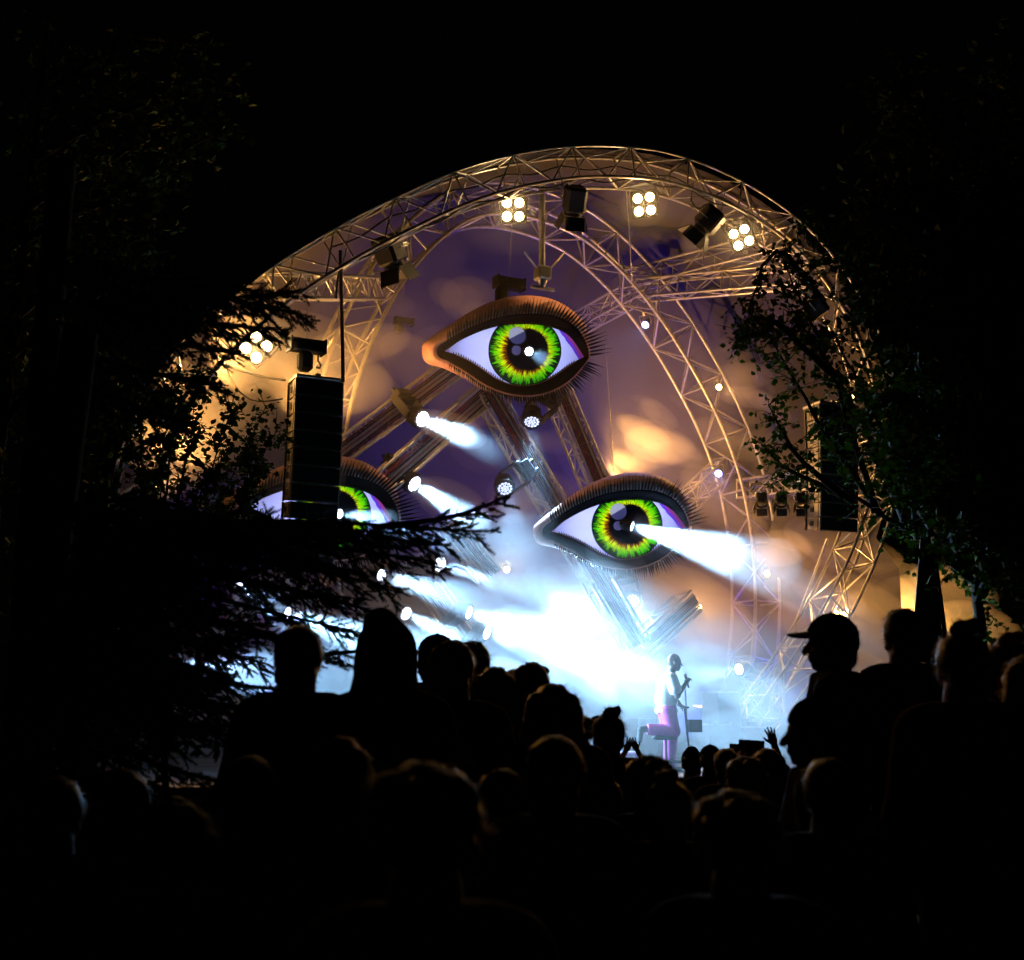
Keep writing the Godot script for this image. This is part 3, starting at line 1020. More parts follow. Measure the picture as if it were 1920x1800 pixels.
func moving_head(label: String, at: Vector3, dir: Vector3, mount: Vector3, s: float, energy: float, color: Color, angle: float, m: Material, soft := 0.35) -> Node3D:
	if head_meshes.is_empty():
		var h := Build.new()
		h.lathe([Vector2(0.0, -0.36), Vector2(0.12, -0.36), Vector2(0.17, -0.30), Vector2(0.185, -0.16), Vector2(0.2, -0.14), Vector2(0.2, -0.02), Vector2(0.185, 0.012), Vector2(0.165, 0.012), Vector2(0.165, -0.02), Vector2(0.0, -0.02)], to_front, 24)
		head_meshes.head = h.done()
		head_meshes.cells = led_cells(0.155, 3, 0.027)
		var y := Build.new()
		for sx in [-1.0, 1.0]:
			y.box(Vector3(-0.02, -0.09, -0.05), Vector3(0.02, 0.09, 0.36), Transform3D(Basis(), Vector3(sx * 0.225, 0, 0.08)), 0.012)
		y.box(Vector3(-0.245, -0.1, 0.40), Vector3(0.245, 0.1, 0.50), Transform3D(), 0.03)
		head_meshes.yoke = y.done()
		var b := Build.new()
		b.box(Vector3(-0.17, -0.13, 0.50), Vector3(0.17, 0.13, 0.66), Transform3D(), 0.02)
		for sx in [-0.1, 0.1]:
			b.lathe([Vector2(0.0, 0.0), Vector2(0.035, 0.0), Vector2(0.035, 0.11), Vector2(0.0, 0.11)], Transform3D(Basis(Vector3.RIGHT, PI / 2), Vector3(sx, 0, 0.66)), 10)
		head_meshes.base = b.done()
	var t := thing("moving_head_light", label, "stage light", at, aim(dir).scaled_local(Vector3.ONE * s), "moving head lights on the trusses")
	part("head_housing", head_meshes.head, M.black, t)
	part("led_face", head_meshes.cells, m, t, Transform3D(Basis(), Vector3(0, 0, 0.012)))
	# the yoke hangs from its truss side: turn it towards the mount
	var loc: Vector3 = (aim(dir).inverse() * mount).normalized()
	var z := loc
	var x := (Vector3.RIGHT - z * z.x).normalized()
	var yb := Basis(x, z.cross(x), z)
	part("yoke", head_meshes.yoke, M.black, t, Transform3D(yb, Vector3(0, 0, 0.17)))
	part("base", head_meshes.base, M.black, t, Transform3D(yb, Vector3(0, 0, 0.17)))
	if energy > 0: beam_light(t, Vector3(0, 0, -0.05 / s), Vector3.FORWARD, energy, color, angle, 0.11 * s, soft)
	return t

func blinder(label: String, at: Vector3, dir: Vector3, roll: float, energy: float, s := 1.0) -> void:
	var t := thing("blinder_light", label, "stage light", at, (aim(dir) * Basis(Vector3.BACK, deg_to_rad(roll))).scaled_local(Vector3.ONE * s), "four lamp blinder lights on the front arch")
	var h := Build.new()
	h.box(Vector3(-0.235, -0.25, 0.02), Vector3(0.235, 0.25, 0.16), Transform3D(), 0.02)
	part("housing", h.done(), M.black, t)
	var fr := Build.new()
	for sx in [-0.225, 0.0, 0.225]: fr.box(Vector3(sx - 0.012, -0.25, -0.05), Vector3(sx + 0.012, 0.25, 0.018), Transform3D(), 0.004)
	for sy in [-0.24, 0.0, 0.24]: fr.box(Vector3(-0.21, sy - 0.012, -0.045), Vector3(-0.014, sy + 0.012, 0.017), Transform3D(), 0.004)
	for sy in [-0.24, 0.0, 0.24]: fr.box(Vector3(0.014, sy - 0.012, -0.045), Vector3(0.21, sy + 0.012, 0.017), Transform3D(), 0.004)
	part("lamp_grid", fr.done(), M.black, t)
	for sx in [-0.112, 0.112]:
		for sy in [-0.12, 0.12]:
			var l := Build.new()
			l.lathe([Vector2(0.085, 0.0), Vector2(0.07, 0.03), Vector2(0.04, 0.045), Vector2(0.0, 0.05)], Transform3D(to_front.basis, Vector3(sx, sy, 0.005)), 16)
			part("lamp", l.done(), M.bulb, t)
	var br := Build.new()
	br.tube([Vector3(-0.26, 0.0, 0.1), Vector3(-0.27, 0.2, 0.1), Vector3(-0.2, 0.36, 0.1), Vector3(0.2, 0.36, 0.1), Vector3(0.27, 0.2, 0.1), Vector3(0.26, 0.0, 0.1)], 0.014, 6)
	part("bracket", br.done(), M.steel, t)
	beam_light(t, Vector3(0, 0, -0.1), Vector3.FORWARD, energy, Color(1.0, 0.80, 0.52), 80.0, 0.2, 0.5)

var par_parts := {}

func par_lamp(label: String, at: Vector3, dir: Vector3, s: float, energy: float, color := Color(1.0, 0.70, 0.36), angle := 85.0, m: Material = null) -> void:
	if par_parts.is_empty():
		var c := Build.new()
		c.lathe([Vector2(0.0, -0.22), Vector2(0.05, -0.22), Vector2(0.07, -0.12), Vector2(0.085, -0.02), Vector2(0.088, 0.03), Vector2(0.08, 0.03), Vector2(0.078, -0.01), Vector2(0.0, -0.01)], to_front, 16)
		par_parts.can = c.done()
		var g := Build.new()
		g.lathe([Vector2(0.072, 0.0), Vector2(0.06, 0.02), Vector2(0.03, 0.034), Vector2(0.0, 0.038)], to_front, 14)
		par_parts.lens = g.done()
		var y := Build.new()
		y.tube([Vector3(-0.1, 0, 0.05), Vector3(-0.1, 0.16, 0.05), Vector3(0.1, 0.16, 0.05), Vector3(0.1, 0, 0.05)], 0.008, 6)
		y.box(Vector3(-0.02, 0.16, 0.03), Vector3(0.02, 0.24, 0.07))
		par_parts.yoke = y.done()
	var t := thing("par_light", label, "stage light", at, aim(dir).scaled_local(Vector3.ONE * s), "small round lamps on the trusses")
	part("can", par_parts.can, M.black, t)
	part("lens_lamp", par_parts.lens, m if m else M.bulb_small, t)
	part("yoke", par_parts.yoke, M.steel, t)
	beam_light(t, Vector3(0, 0, -0.06 / s), Vector3.FORWARD, energy, color, angle, 0.06, 0.6)

var fresnel_parts := {}

func fresnel(label: String, at: Vector3, dir: Vector3, roll: float, s: float, energy: float, color: Color, angle := 34.0) -> void:
	if fresnel_parts.is_empty():
		var b := Build.new()
		b.box(Vector3(-0.17, -0.19, -0.02), Vector3(0.17, 0.19, 0.40), Transform3D(), 0.045)
		for i in 6: b.box(Vector3(-0.12, 0.19, 0.05 + i * 0.05), Vector3(0.12, 0.215, 0.075 + i * 0.05))
		b.lathe([Vector2(0.13, 0.0), Vector2(0.15, 0.0), Vector2(0.16, 0.07), Vector2(0.14, 0.07), Vector2(0.12, 0.02)], to_front, 18)
		fresnel_parts.body = b.done()
		var d := Build.new()
		d.box(Vector3(-0.16, 0, -0.006), Vector3(0.16, 0.24, 0.006))
		fresnel_parts.door = d.done()
		var y := Build.new()
		y.tube([Vector3(-0.2, 0, 0.18), Vector3(-0.22, 0.22, 0.18), Vector3(-0.12, 0.36, 0.18), Vector3(0.12, 0.36, 0.18), Vector3(0.22, 0.22, 0.18), Vector3(0.2, 0, 0.18)], 0.014, 6)
		y.box(Vector3(-0.04, 0.35, 0.14), Vector3(0.04, 0.47, 0.22), Transform3D(), 0.01)
		fresnel_parts.yoke = y.done()
		var l := Build.new()
		l.lathe([Vector2(0.125, 0.0), Vector2(0.08, 0.025), Vector2(0.0, 0.035)], to_front, 18)
		fresnel_parts.lens = l.done()
	var t := thing("fresnel_light", label, "stage light", at, (aim(dir) * Basis(Vector3.BACK, deg_to_rad(roll))).scaled_local(Vector3.ONE * s), "black spotlights with barn doors")
	part("housing", fresnel_parts.body, M.black, t)
	part("yoke", fresnel_parts.yoke, M.steel, t)
	part("lens_lamp", fresnel_parts.lens, M.bulb_small if energy > 0 else M.steel, t, Transform3D(Basis(), Vector3(0, 0, -0.02)))
	for i in 4:
		var o := Basis(Vector3.BACK, PI / 2 * i) * Basis(Vector3.RIGHT, -deg_to_rad(58.0 if i % 2 == 0 else 70.0))
		part("barn_door", fresnel_parts.door, M.black, t, Transform3D(o, Basis(Vector3.BACK, PI / 2 * i) * Vector3(0, 0.165, -0.075)))
	if energy > 0: beam_light(t, Vector3(0, 0, -0.08), Vector3.FORWARD, energy, color, angle, 0.05, 0.6)

func build_lamps() -> void:
	var cold := Color(0.60, 0.82, 1.0)
	# moving heads: photo x, y, depth; where the beam goes: photo x, y, depth; energy, half angle, glowing face
	var heads := [
		["moving light below left of the upper eye with a thick short white beam", 793, 786, 23.4, 905, 832, 22.3, 420.0, 8.0, 1.0, M.led, Vector3(-0.5, 0.7, -0.3)],
		["moving light right of the left eye firing a soft white beam down right", 778, 908, 23.6, 900, 985, 22.8, 420.0, 9.0, 1.0, M.led, Vector3(-0.5, 0.6, -0.4)],
		["moving light under the upper eye with its round lamp face turned to us", 997, 792, 24.0, 992, 1000, 22.6, 140.0, 15.0, 1.0, M.led_dim, Vector3(0.6, 0.6, -0.3)],
		["moving light clamped to the inner right truss with honeycomb lamp face", 947, 917, 23.4, 985, 1080, 21.4, 120.0, 14.0, 0.95, M.led_dim, Vector3(0.7, 0.5, -0.2)],
		["moving light low left with a narrow bluish beam just above the crowd smoke", 826, 1058, 23.8, 985, 1105, 22.4, 700.0, 5.0, 0.95, M.led, Vector3(-0.6, -0.2, -0.5)],
		["moving light at the conifer tips with a wide pale beam", 716, 1079, 23.2, 900, 1130, 22.0, 380.0, 10.0, 0.8, M.led, Vector3(-0.7, -0.3, -0.4)],
		["brightest moving light low in the middle with a wide blazing beam", 880, 1149, 23.4, 1080, 1210, 22.6, 480.0, 16.0, 0.8, M.led, Vector3(-0.6, -0.5, -0.4)],
		["moving light just under the brightest one aimed along the stage floor", 914, 1187, 23.6, 1100, 1258, 22.6, 320.0, 12.0, 0.8, M.led, Vector3(-0.5, -0.6, -0.4)],
		["moving light beside the hooded spectator with a short white beam", 762, 1151, 23.0, 880, 1212, 22.0, 400.0, 8.0, 0.8, M.led, Vector3(-0.5, -0.6, -0.4)],
		["moving light faint in the smoke under the lower right eye", 1186, 1127, 24.6, 1230, 1230, 22.0, 26.0, 30.0, 0.9, M.led_dim, Vector3(-0.2, 0.8, -0.4)],
		["moving light glowing dimly in white smoke left of the singer's height", 1130, 1234, 25.2, 1190, 1290, 22.0, 40.0, 34.0, 0.8, M.led_dim, Vector3(-0.3, -0.8, -0.4)],
		["small round white light in thick smoke right of the bright beams", 1065, 1151, 25.2, 1090, 1190, 21.0, 60.0, 40.0, 0.55, M.led, Vector3(-0.3, 0.8, -0.4)],
		["small round blue light right of the singer shining towards him", 1385, 1255, 25.4, 1290, 1272, 24.6, 130.0, 11.0, 0.72, M.led, Vector3(0.6, -0.3, -0.6)],
		["moving light low at far left behind the conifer", 318, 1250, 21.4, 470, 1262, 21.0, 500.0, 14.0, 0.8, M.led, Vector3(-0.5, -0.6, -0.4)],
		["moving light behind the conifer under the left eye", 452, 1092, 22.2, 560, 1190, 21.8, 450.0, 13.0, 0.85, M.led, Vector3(-0.5, 0.5, -0.4)],
		["moving light glowing through conifer twigs left of the hooded spectator", 540, 1150, 22.4, 680, 1200, 22.0, 450.0, 13.0, 0.8, M.led, Vector3(-0.5, 0.5, -0.4)]]
	for h in heads:
		var a := px(h[1], h[2], h[3])
		moving_head(h[0], a, px(h[4], h[5], h[6]) - a, h[11], h[9], h[7], cold, h[8], h[10])
	# lamps in the pupils
	var aims := [[[1060, 690, 21.5], 260.0, 9.0, "moving light set in the pupil of the upper eye"], [[1400, 1050, 21.6], 800.0, 13.0, "moving light set in the pupil of the lower right eye"], [[790, 985, 20.8], 900.0, 11.0, "moving light set in the pupil of the left eye"]]
	for i in 3:
		var a: Vector3 = eye_lamps[i]
		var to := px(aims[i][0][0], aims[i][0][1], aims[i][0][2])
		moving_head(aims[i][3], a + (to - a).normalized() * 0.06, to - a, (a - EYE).normalized(), 0.55, aims[i][1], cold, aims[i][2], M.led)
	# two blue LED cans on the rear arch
	par_lamp("small blue light on the rear arch right of the upper eye", px(1210, 609, 27.4), px(1150, 690, 25.5) - px(1210, 609, 27.4), 1.15, 12.0, Color(0.45, 0.6, 1.0), 20.0, M.led_blue)
	par_lamp("small blue light on the rear arch above the lower right eye", px(1347, 888, 27.2), px(1300, 960, 24.0) - px(1347, 888, 27.2), 1.1, 4.0, Color(0.5, 0.6, 1.0), 30.0, M.led_blue)
	# warm blinders on the front arch
	blinder("left of the two top blinders, four warm lamps above the upper eye", px(962, 393, 22.6), Vector3(-0.15, -0.35, 1), 3.0, 2.6)
	blinder("right of the two top blinders, four warm lamps near the arch crown", px(1208, 383, 23.2), Vector3(-0.2, -0.3, 1), -3.0, 2.6)
	blinder("tilted blinder with four warm lamps at the right shoulder of the arch", px(1390, 445, 24.0), Vector3(-0.35, -0.3, 1), -18.0, 2.6)
	blinder("diamond tilted blinder shining through the conifer at upper left", px(480, 651, 20.2), Vector3(0.15, -0.25, 1), 40.0, 4.0)
	# small warm lamps
	var warm := [
		["warm lamp on the rear arch at half height with orange haze", 1348, 726, 27.2, 0.9, 13.0, Vector3(0.1, -0.1, 1)],
		["warm lamp peeking over the lid of the lower right eye", 1138, 890, 26.2, 1.1, 36.0, Vector3(0.75, 0.5, 0.0)],
		["warm lamp in the smoke between left and lower right eyes", 950, 1068, 26.6, 0.85, 8.0, Vector3(0.1, 0.1, 1)],
		["warm lamp in the smoke under the beam of the lower right eye", 1310, 1138, 26.6, 0.85, 8.0, Vector3(0.1, 0.1, 1)],
		["warm lamp on the rear arch leg beside the beam end", 1438, 1076, 27.0, 0.85, 15.0, Vector3(0.2, 0.1, 1)],
		["warm lamp just above the capped spectator, left of a pair", 1569, 1149, 25.6, 0.6, 13.0, Vector3(0.1, 0.2, 1)],
		["warm lamp just above the capped spectator, right of a pair", 1584, 1151, 25.5, 0.6, 9.0, Vector3(0.3, 0.2, 1)],
		["warm lamp shining through the leaves at right", 1597, 745, 25.2, 0.7, 8.0, Vector3(-0.5, 0.1, 0.6)],
		["warm lamp behind the conifer beside the diamond tilted blinder", 415, 680, 20.6, 1.0, 40.0, Vector3(0.0, 0.05, 0.8)],
		["added warm lamp low behind the bush lighting the canvas at left", 305, 940, 21.2, 0.8, 85.0, Vector3(0.0, 0.75, -0.6), 34.0],  # unseen lamp added to brighten the left canvas
		["added warm lamp behind the left speaker column lighting the haze", 560, 830, 23.0, 0.8, 34.0, Vector3(0.3, 0.8, 0.1), 60.0],  # extra lamp added to warm the haze on this side
		["warm lamp low at right behind the dark hanging cloth", 1668, 1165, 27.0, 0.7, 26.0, Vector3(0.5, 0.2, 0.4)]]
	for w in warm:
		par_lamp(w[0], px(w[1], w[2], w[3]), w[6], w[4], w[5], Color(1.0, 0.70, 0.36), w[7] if w.size() > 7 else 85.0)
	# spotlights with barn doors
	var amber := Color(1.0, 0.72, 0.42)
	fresnel("black barn door spotlight hanging at the left of the arch", px(738, 492, 21.6), Vector3(0.3, -0.8, -0.35), 10.0, 1.2, 8.0, amber)
	fresnel("black barn door spotlight beside the hanging pole at the crown", px(1075, 395, 22.6), Vector3(-0.1, -0.75, -0.5), 0.0, 1.1, 4.0, amber)
	fresnel("tilted black barn door spotlight between two right blinders", px(1318, 428, 23.6), Vector3(-0.55, -0.6, -0.3), 14.0, 1.1, 5.0, amber)
	fresnel("black barn door spotlight behind leaves at the right shoulder", px(1515, 590, 24.4), Vector3(-0.5, -0.35, -0.3), 30.0, 1.0, 5.0, amber)
	fresnel("added spotlight on the left arch leg hidden by the bush, lighting the singer", px(318, 770, 18.9), px(1258, 1345, 20.6) - px(318, 770, 18.9), 0.0, 1.0, 24.0, Color(0.9, 0.93, 1.0), 4.0)  # unseen spot added to light the singer from the left
	for i in 3:
		fresnel("%s of three dark cans hanging under the right cross truss" % ["leftmost", "middle one", "rightmost"][i], px(1428 + i * 37, 944, 25.2), Vector3(-0.1, -0.8, 0.45), 0.0, 0.62, 0.0, amber)
	# unseen violet floor lamps, added to colour the canvas
	var violet := Color(0.22, 0.13, 1.0)
	var floor_at := [[-3.5, 6.0, 8.0], [2.6, 6.2, 60.0], [5.2, 4.6, 36.0], [6.4, 2.4, 18.0]]
	for i in floor_at.size():
		var p := stage(floor_at[i][0], deck_y + 0.26, floor_at[i][1])
		par_lamp("added violet floor light %s, upstage behind the smoke" % ["leftmost of four", "second from the left", "third from the left", "rightmost of four"][i], p, Vector3(0, 1, 0) + back * 0.18, 1.3, floor_at[i][2], violet, 38.0, M.led_blue)

# ---------------------------------------------------------------- rigging, speakers, cables
func hoist(label: String, at: Vector3, s: float, chain_top: Vector3, with_hook: bool) -> void:
	var t := thing("chain_hoist", label, "hoist", at, stage_basis.scaled_local(Vector3.ONE * s), "electric chain hoists")
	var b := Build.new()
	b.box(Vector3(-0.3, -0.1, -0.12), Vector3(0.3, 0.1, 0.12), Transform3D(), 0.02)
	for sx in [-0.3, 0.27]: b.box(Vector3(sx, -0.12, -0.13), Vector3(sx + 0.03, 0.12, 0.13), Transform3D(), 0.006)
	part("motor_body", b.done(), M.black, t)
	var bag := Build.new()
	bag.box(Vector3(-0.12, -0.42, -0.1), Vector3(0.12, -0.1, 0.1), Transform3D(Basis(), Vector3(-0.02 if with_hook else -0.16, 0, 0)), 0.05)
	part("chain_bag", bag.done(), M.rubber, t)
	if with_hook:
		var hk := Build.new()
		hk.tube([Vector3(0.2, -0.1, 0), Vector3(0.2, -0.22, 0), Vector3(0.25, -0.28, 0), Vector3(0.23, -0.34, 0), Vector3(0.17, -0.32, 0)], 0.018, 6)
		part("hook", hk.done(), M.steel, t)
	# chain: alternating links up to the arch
	var top := t.transform.affine_inverse() * chain_top
	var lk := Build.new()
	var ring := []
	for i in 9:
		var a := TAU * i / 8.0
		ring.append(Vector3(cos(a) * 0.014, sin(a) * 0.024, 0))
	lk.tube(ring, 0.006, 4, false)
	var link := lk.done()
	var base := Vector3(0, 0.1, 0)
	var n := mini(70, int((top - base).length() / 0.04))
	for i in n:
		var p := base.lerp(top, float(i) / n)
		part("chain_link", link, M.steel, t, Transform3D(Basis(Vector3.UP, PI / 2 * (i % 2)), p))

func line_array(label: String, top: Vector3, facing: Vector3, count: int, w: float, h: float, d: float, curve: float) -> void:
	var fz := facing.normalized()
	var xx := Vector3.UP.cross(fz).normalized()
	var t := thing("line_array_speaker", label, "speaker", top, Basis(xx, Vector3.UP, fz), "hanging speaker columns")
	var fr := Build.new()
	fr.box(Vector3(-w / 2, 0.0, -d), Vector3(w / 2, 0.05, 0.05), Transform3D(), 0.01)
	fr.box(Vector3(-0.05, 0.05, -d * 0.9), Vector3(0.05, 0.13, -0.1), Transform3D(), 0.01)
	part("flying_frame", fr.done(), M.steel, t)
	var cab := Build.new()      # trapezoid cabinet: narrower at the back
	var q := []
	for sy in [-1.0, 1.0]:
		for c in [[-w / 2, 0.0], [w / 2, 0.0], [w / 2 * 0.93, -d], [-w / 2 * 0.93, -d]]:
			q.append(Vector3(c[0], sy * (h / 2 - 0.006) * (0.82 if c[1] < 0 else 1.0), c[1]))
	for f in [[4, 5, 6, 7], [0, 3, 2, 1], [1, 2, 6, 5], [3, 0, 4, 7], [2, 3, 7, 6], [0, 1, 5, 4]]:
		var ff := [q[f[0]], q[f[1]], q[f[2]], q[f[3]]]
		var mid: Vector3 = (ff[0] + ff[2]) / 2 - Vector3(0, 0, -d / 2)
		if (ff[2] - ff[0]).cross(ff[1] - ff[0]).dot(mid) < 0: ff.reverse()
		cab.face(ff)
	var cab_m := cab.done()
	var gr := Build.new()
	gr.box(Vector3(-w / 2 + 0.02, -h / 2 + 0.02, 0.0), Vector3(w / 2 - 0.02, h / 2 - 0.02, 0.02), Transform3D(), 0.008)
	for i in 5: gr.box(Vector3(-w / 2 + 0.03, -h / 2 + 0.045 + i * (h - 0.09) / 4.0 - 0.003, 0.02), Vector3(w / 2 - 0.03, -h / 2 + 0.045 + i * (h - 0.09) / 4.0 + 0.003, 0.023))
	var gr_m := gr.done()
	var rg := Build.new()
	for sx in [-1.0, 1.0]:
		for z in [-0.06, -d + 0.06]: rg.box(Vector3(sx * w * 0.49 - 0.012, -h * 0.46, z - 0.02), Vector3(sx * w * 0.49 + 0.012, h * 0.46, z + 0.02))
		rg.box(Vector3(sx * w * 0.485 - 0.012, -0.04, -d * 0.62), Vector3(sx * w * 0.485 + 0.012, 0.05, -d * 0.42))
	var rg_m := rg.done()
	var p := Vector3(0, -h / 2 - 0.01, 0)
	var a := 0.0
	for i in count:
		var bs := Basis(Vector3.RIGHT, a)
		var o := part("speaker_box", cab_m, M.cabinet, t, Transform3D(bs, p))
		part("grille", gr_m, M.grille, o)
		part("rigging_plate", rg_m, M.black, o)
		a += curve * (0.4 + 1.2 * i / count)
		p += Basis(Vector3.RIGHT, a) * Vector3(0, -h, 0)

func cable(called: String, label: String, pts: Array, r: float, m: Material) -> void:
	var b := Build.new()
	var loc := []
	for p in pts: loc.append(p - pts[0])
	b.tube(spline(loc, 0.12), r, 6)
	solo(called, b.done(), m, label, "cable", pts[0])

func build_rigging() -> void:
	# left speaker column, hung from the front arch by a hoist
	var facing := Vector3(0.62, -0.05, 0.78)
	line_array("tall black speaker column hanging left in front of the left eye", px(600, 712, 20.0), Vector3(0.42, 0, 0.9), 11, 0.78, 0.275, 0.5, 0.028)
	hoist("chain hoist above the left speaker column", px(575, 649, 20.0), 0.98, px(574, 520, 20.1), true)
	line_array("black speaker column at right half hidden by the leafy tree", px(1570, 760, 24.6), Vector3(0.35, 0, 0.94), 9, 0.84, 0.27, 0.55, 0.02)
	hoist("chain hoist hanging above the upper eye", px(955, 532, 23.9), 1.0, px(962, 372, 23.2), false)
	hoist("faint chain hoist in the haze left of the upper eye", px(757, 603, 27.0), 0.7, px(757, 440, 27.0), false)
	cable("signal_cable", "thick black cable dropping from the arch to the left speaker column", [px(638, 470, 20.3), px(640, 560, 20.25), px(642, 640, 20.2), px(643, 716, 20.1)], 0.03, M.rubber)
	cable("signal_cable", "black cable end hanging loose beside the thick cable", [px(637, 505, 20.2), px(632, 530, 20.2), px(630, 560, 20.2)], 0.018, M.rubber)
	cable("signal_cable", "sagging cable from the left lamps to the speaker column top", [px(415, 684, 20.3), px(450, 694, 20.3), px(490, 706, 20.3), px(535, 713, 20.1)], 0.02, M.rubber)
	cable("signal_cable", "cable looping low from the left lamps behind the leaves", [px(425, 690, 20.4), px(445, 730, 20.4), px(480, 752, 20.4), px(530, 748, 20.2)], 0.014, M.rubber)
	cable("steel_wire", "thin wire from the arch to the rear truss right of the crown", [px(1174, 345, 23.2), px(1180, 440, 24.0), px(1186, 540, 25.0)], 0.012, M.steel)
	cable("steel_wire", "thin wire dropping to the lid of the lower right eye", [px(1135, 640, 25.2), px(1143, 760, 24.2), px(1150, 885, 23.0)], 0.009, M.steel)
	cable("lamp_cable", "loose cable curling above the tilted right spotlight", [px(1300, 345, 23.5), px(1296, 375, 23.5), px(1310, 392, 23.5), px(1330, 380, 23.5), px(1345, 410, 23.5), px(1362, 440, 23.6)], 0.012, M.rubber)
	for c in 2:      # power cables taped along the front arch, sagging between ties
		var run := []
		for i in range(14, 38):
			run.append(front_pts[i] - front_radial[i] * (0.3 if c == 0 else -0.1) + back * (-0.24 if c == 0 else 0.2) - Vector3(0, 0.09 * (i % 2), 0))
		cable("power_cable", "black power cable sagging along the %s of the front arch" % ("underside" if c == 0 else "inside"), run, 0.016, M.rubber)
	# hanging pole with its clamp box and plate
	var pole := thing("hanging_pole", "grey pole hanging from the arch crown with clamp and plate at its end", "pole", px(1016, 345, 22.8), stage_basis)
	rod("tube", Vector3.ZERO, Vector3(0, -1.62, 0), 0.06, M.alu, pole)
	var cb := Build.new()
	cb.box(Vector3(-0.13, -1.86, -0.13), Vector3(0.13, -1.6, 0.13), Transform3D(), 0.03)
	cb.lathe([Vector2(0.1, -1.86), Vector2(0.04, -1.98), Vector2(0.03, -2.0)], Transform3D(), 12)
	part("clamp", cb.done(), M.steel, pole)
	var pl := Build.new()
	pl.box(Vector3(-0.24, -2.03, -0.04), Vector3(0.24, -1.98, 0.04), Transform3D(), 0.01)
	part("end_plate", pl.done(), M.steel, pole)
	rod("stay", Vector3(-0.1, -1.66, 0), Vector3(-0.42, -1.42, 0.1), 0.018, M.steel, pole)
	rod("stay", Vector3(0.12, -1.66, 0), Vector3(0.42, -1.28, 0.1), 0.018, M.steel, pole)
	# outriggers and ratchet braces at the foot of the right arch leg
	var legs := [[[1500, 1185, 25.4], [1392, 1338, 26.6]], [[1552, 1010, 25.2], [1440, 1300, 26.0]], [[1462, 1215, 26.2], [1462, 1340, 26.2]], [[1400, 1240, 27.0], [1470, 1330, 26.0]], [[1378, 1230, 27.0], [1340, 1330, 27.0]], [[1455, 1330, 25.0], [1520, 1200, 25.2]]]
	var words := ["long slanting brace pole right of the blue floor light", "thin slanting pole beside the right arch leg", "upright brace pole near the right arch foot", "short crossing brace pole beside the stage risers", "thin brace pole left of the rear arch foot", "slanting brace pole next to the raised hand"]
	for i in legs.size():
		var a := px(legs[i][0][0], legs[i][0][1], legs[i][0][2])
		var b := px(legs[i][1][0], legs[i][1][1], legs[i][1][2])
		var bd := Build.new()
		bd.tube([Vector3.ZERO, b - a], 0.026, 8)
		solo("brace_pole", bd.done(), M.alu, words[i], "pole", a, Basis(), "brace poles at the right arch foot")

# ---------------------------------------------------------------- people: parts shared by all
func hand_into(b: Build, wrist: Vector3, fwd: Vector3, palm: Vector3, spread: float, curl: float, thumb_side: float, s := 1.0, cell := 0.006) -> void:
	# fwd: from wrist to knuckles; palm: where the palm faces; curl 0 open .. 1 fist
	var f := fwd.normalized()
	var p := (palm - f * palm.dot(f)).normalized()
	var sd := f.cross(p) * thumb_side
	var fl := Field.new()
	fl.cap(wrist - f * 0.03 * s, wrist + f * 0.02 * s, 0.028 * s, 0.028 * s)
	for i in 4:
		var o := (1.5 - i) * 0.019 * s
		var k0 := wrist + f * 0.02 * s + sd * o * 0.8
		var k1 := wrist + f * (0.088 - absf(i - 1.4) * 0.005) * s + sd * o
		fl.cap(k0, k1, 0.017 * s, 0.0125 * s)
		var len: float = [0.072, 0.080, 0.074, 0.058][i] * s
		var fan := f.rotated(p, -spread * (1.5 - i) * 0.16 * thumb_side)
		var q := k1
		var dir := fan
		var seg: Array = [0.46, 0.31, 0.23]
		for j in 3:
			dir = dir.slerp(p if j < 2 or curl < 0.8 else -f, clampf(curl * (0.62 if j == 0 else 0.55), 0.0, 0.9) + 0.04).normalized()
			var q2: Vector3 = q + dir * len * seg[j]
			fl.cap(q, q2, (0.0095 - j * 0.0008) * s, (0.009 - j * 0.0009) * s)
			q = q2
	var t0 := wrist + f * 0.025 * s + sd * 0.026 * s
	var td := (f * 0.6 + sd * (0.8 - curl * 0.5) + p * (0.25 + curl * 0.5)).normalized()
	var t1 := t0 + td * 0.04 * s
	var t2 := t1 + (td * 0.6 + f * 0.6 + p * curl * 0.8 - sd * curl * 0.6).normalized() * 0.034 * s
	fl.chain([t0, t1, t2], [0.015 * s, 0.0115 * s, 0.0095 * s])
	fl.into(b, cell, 0.006 * s)

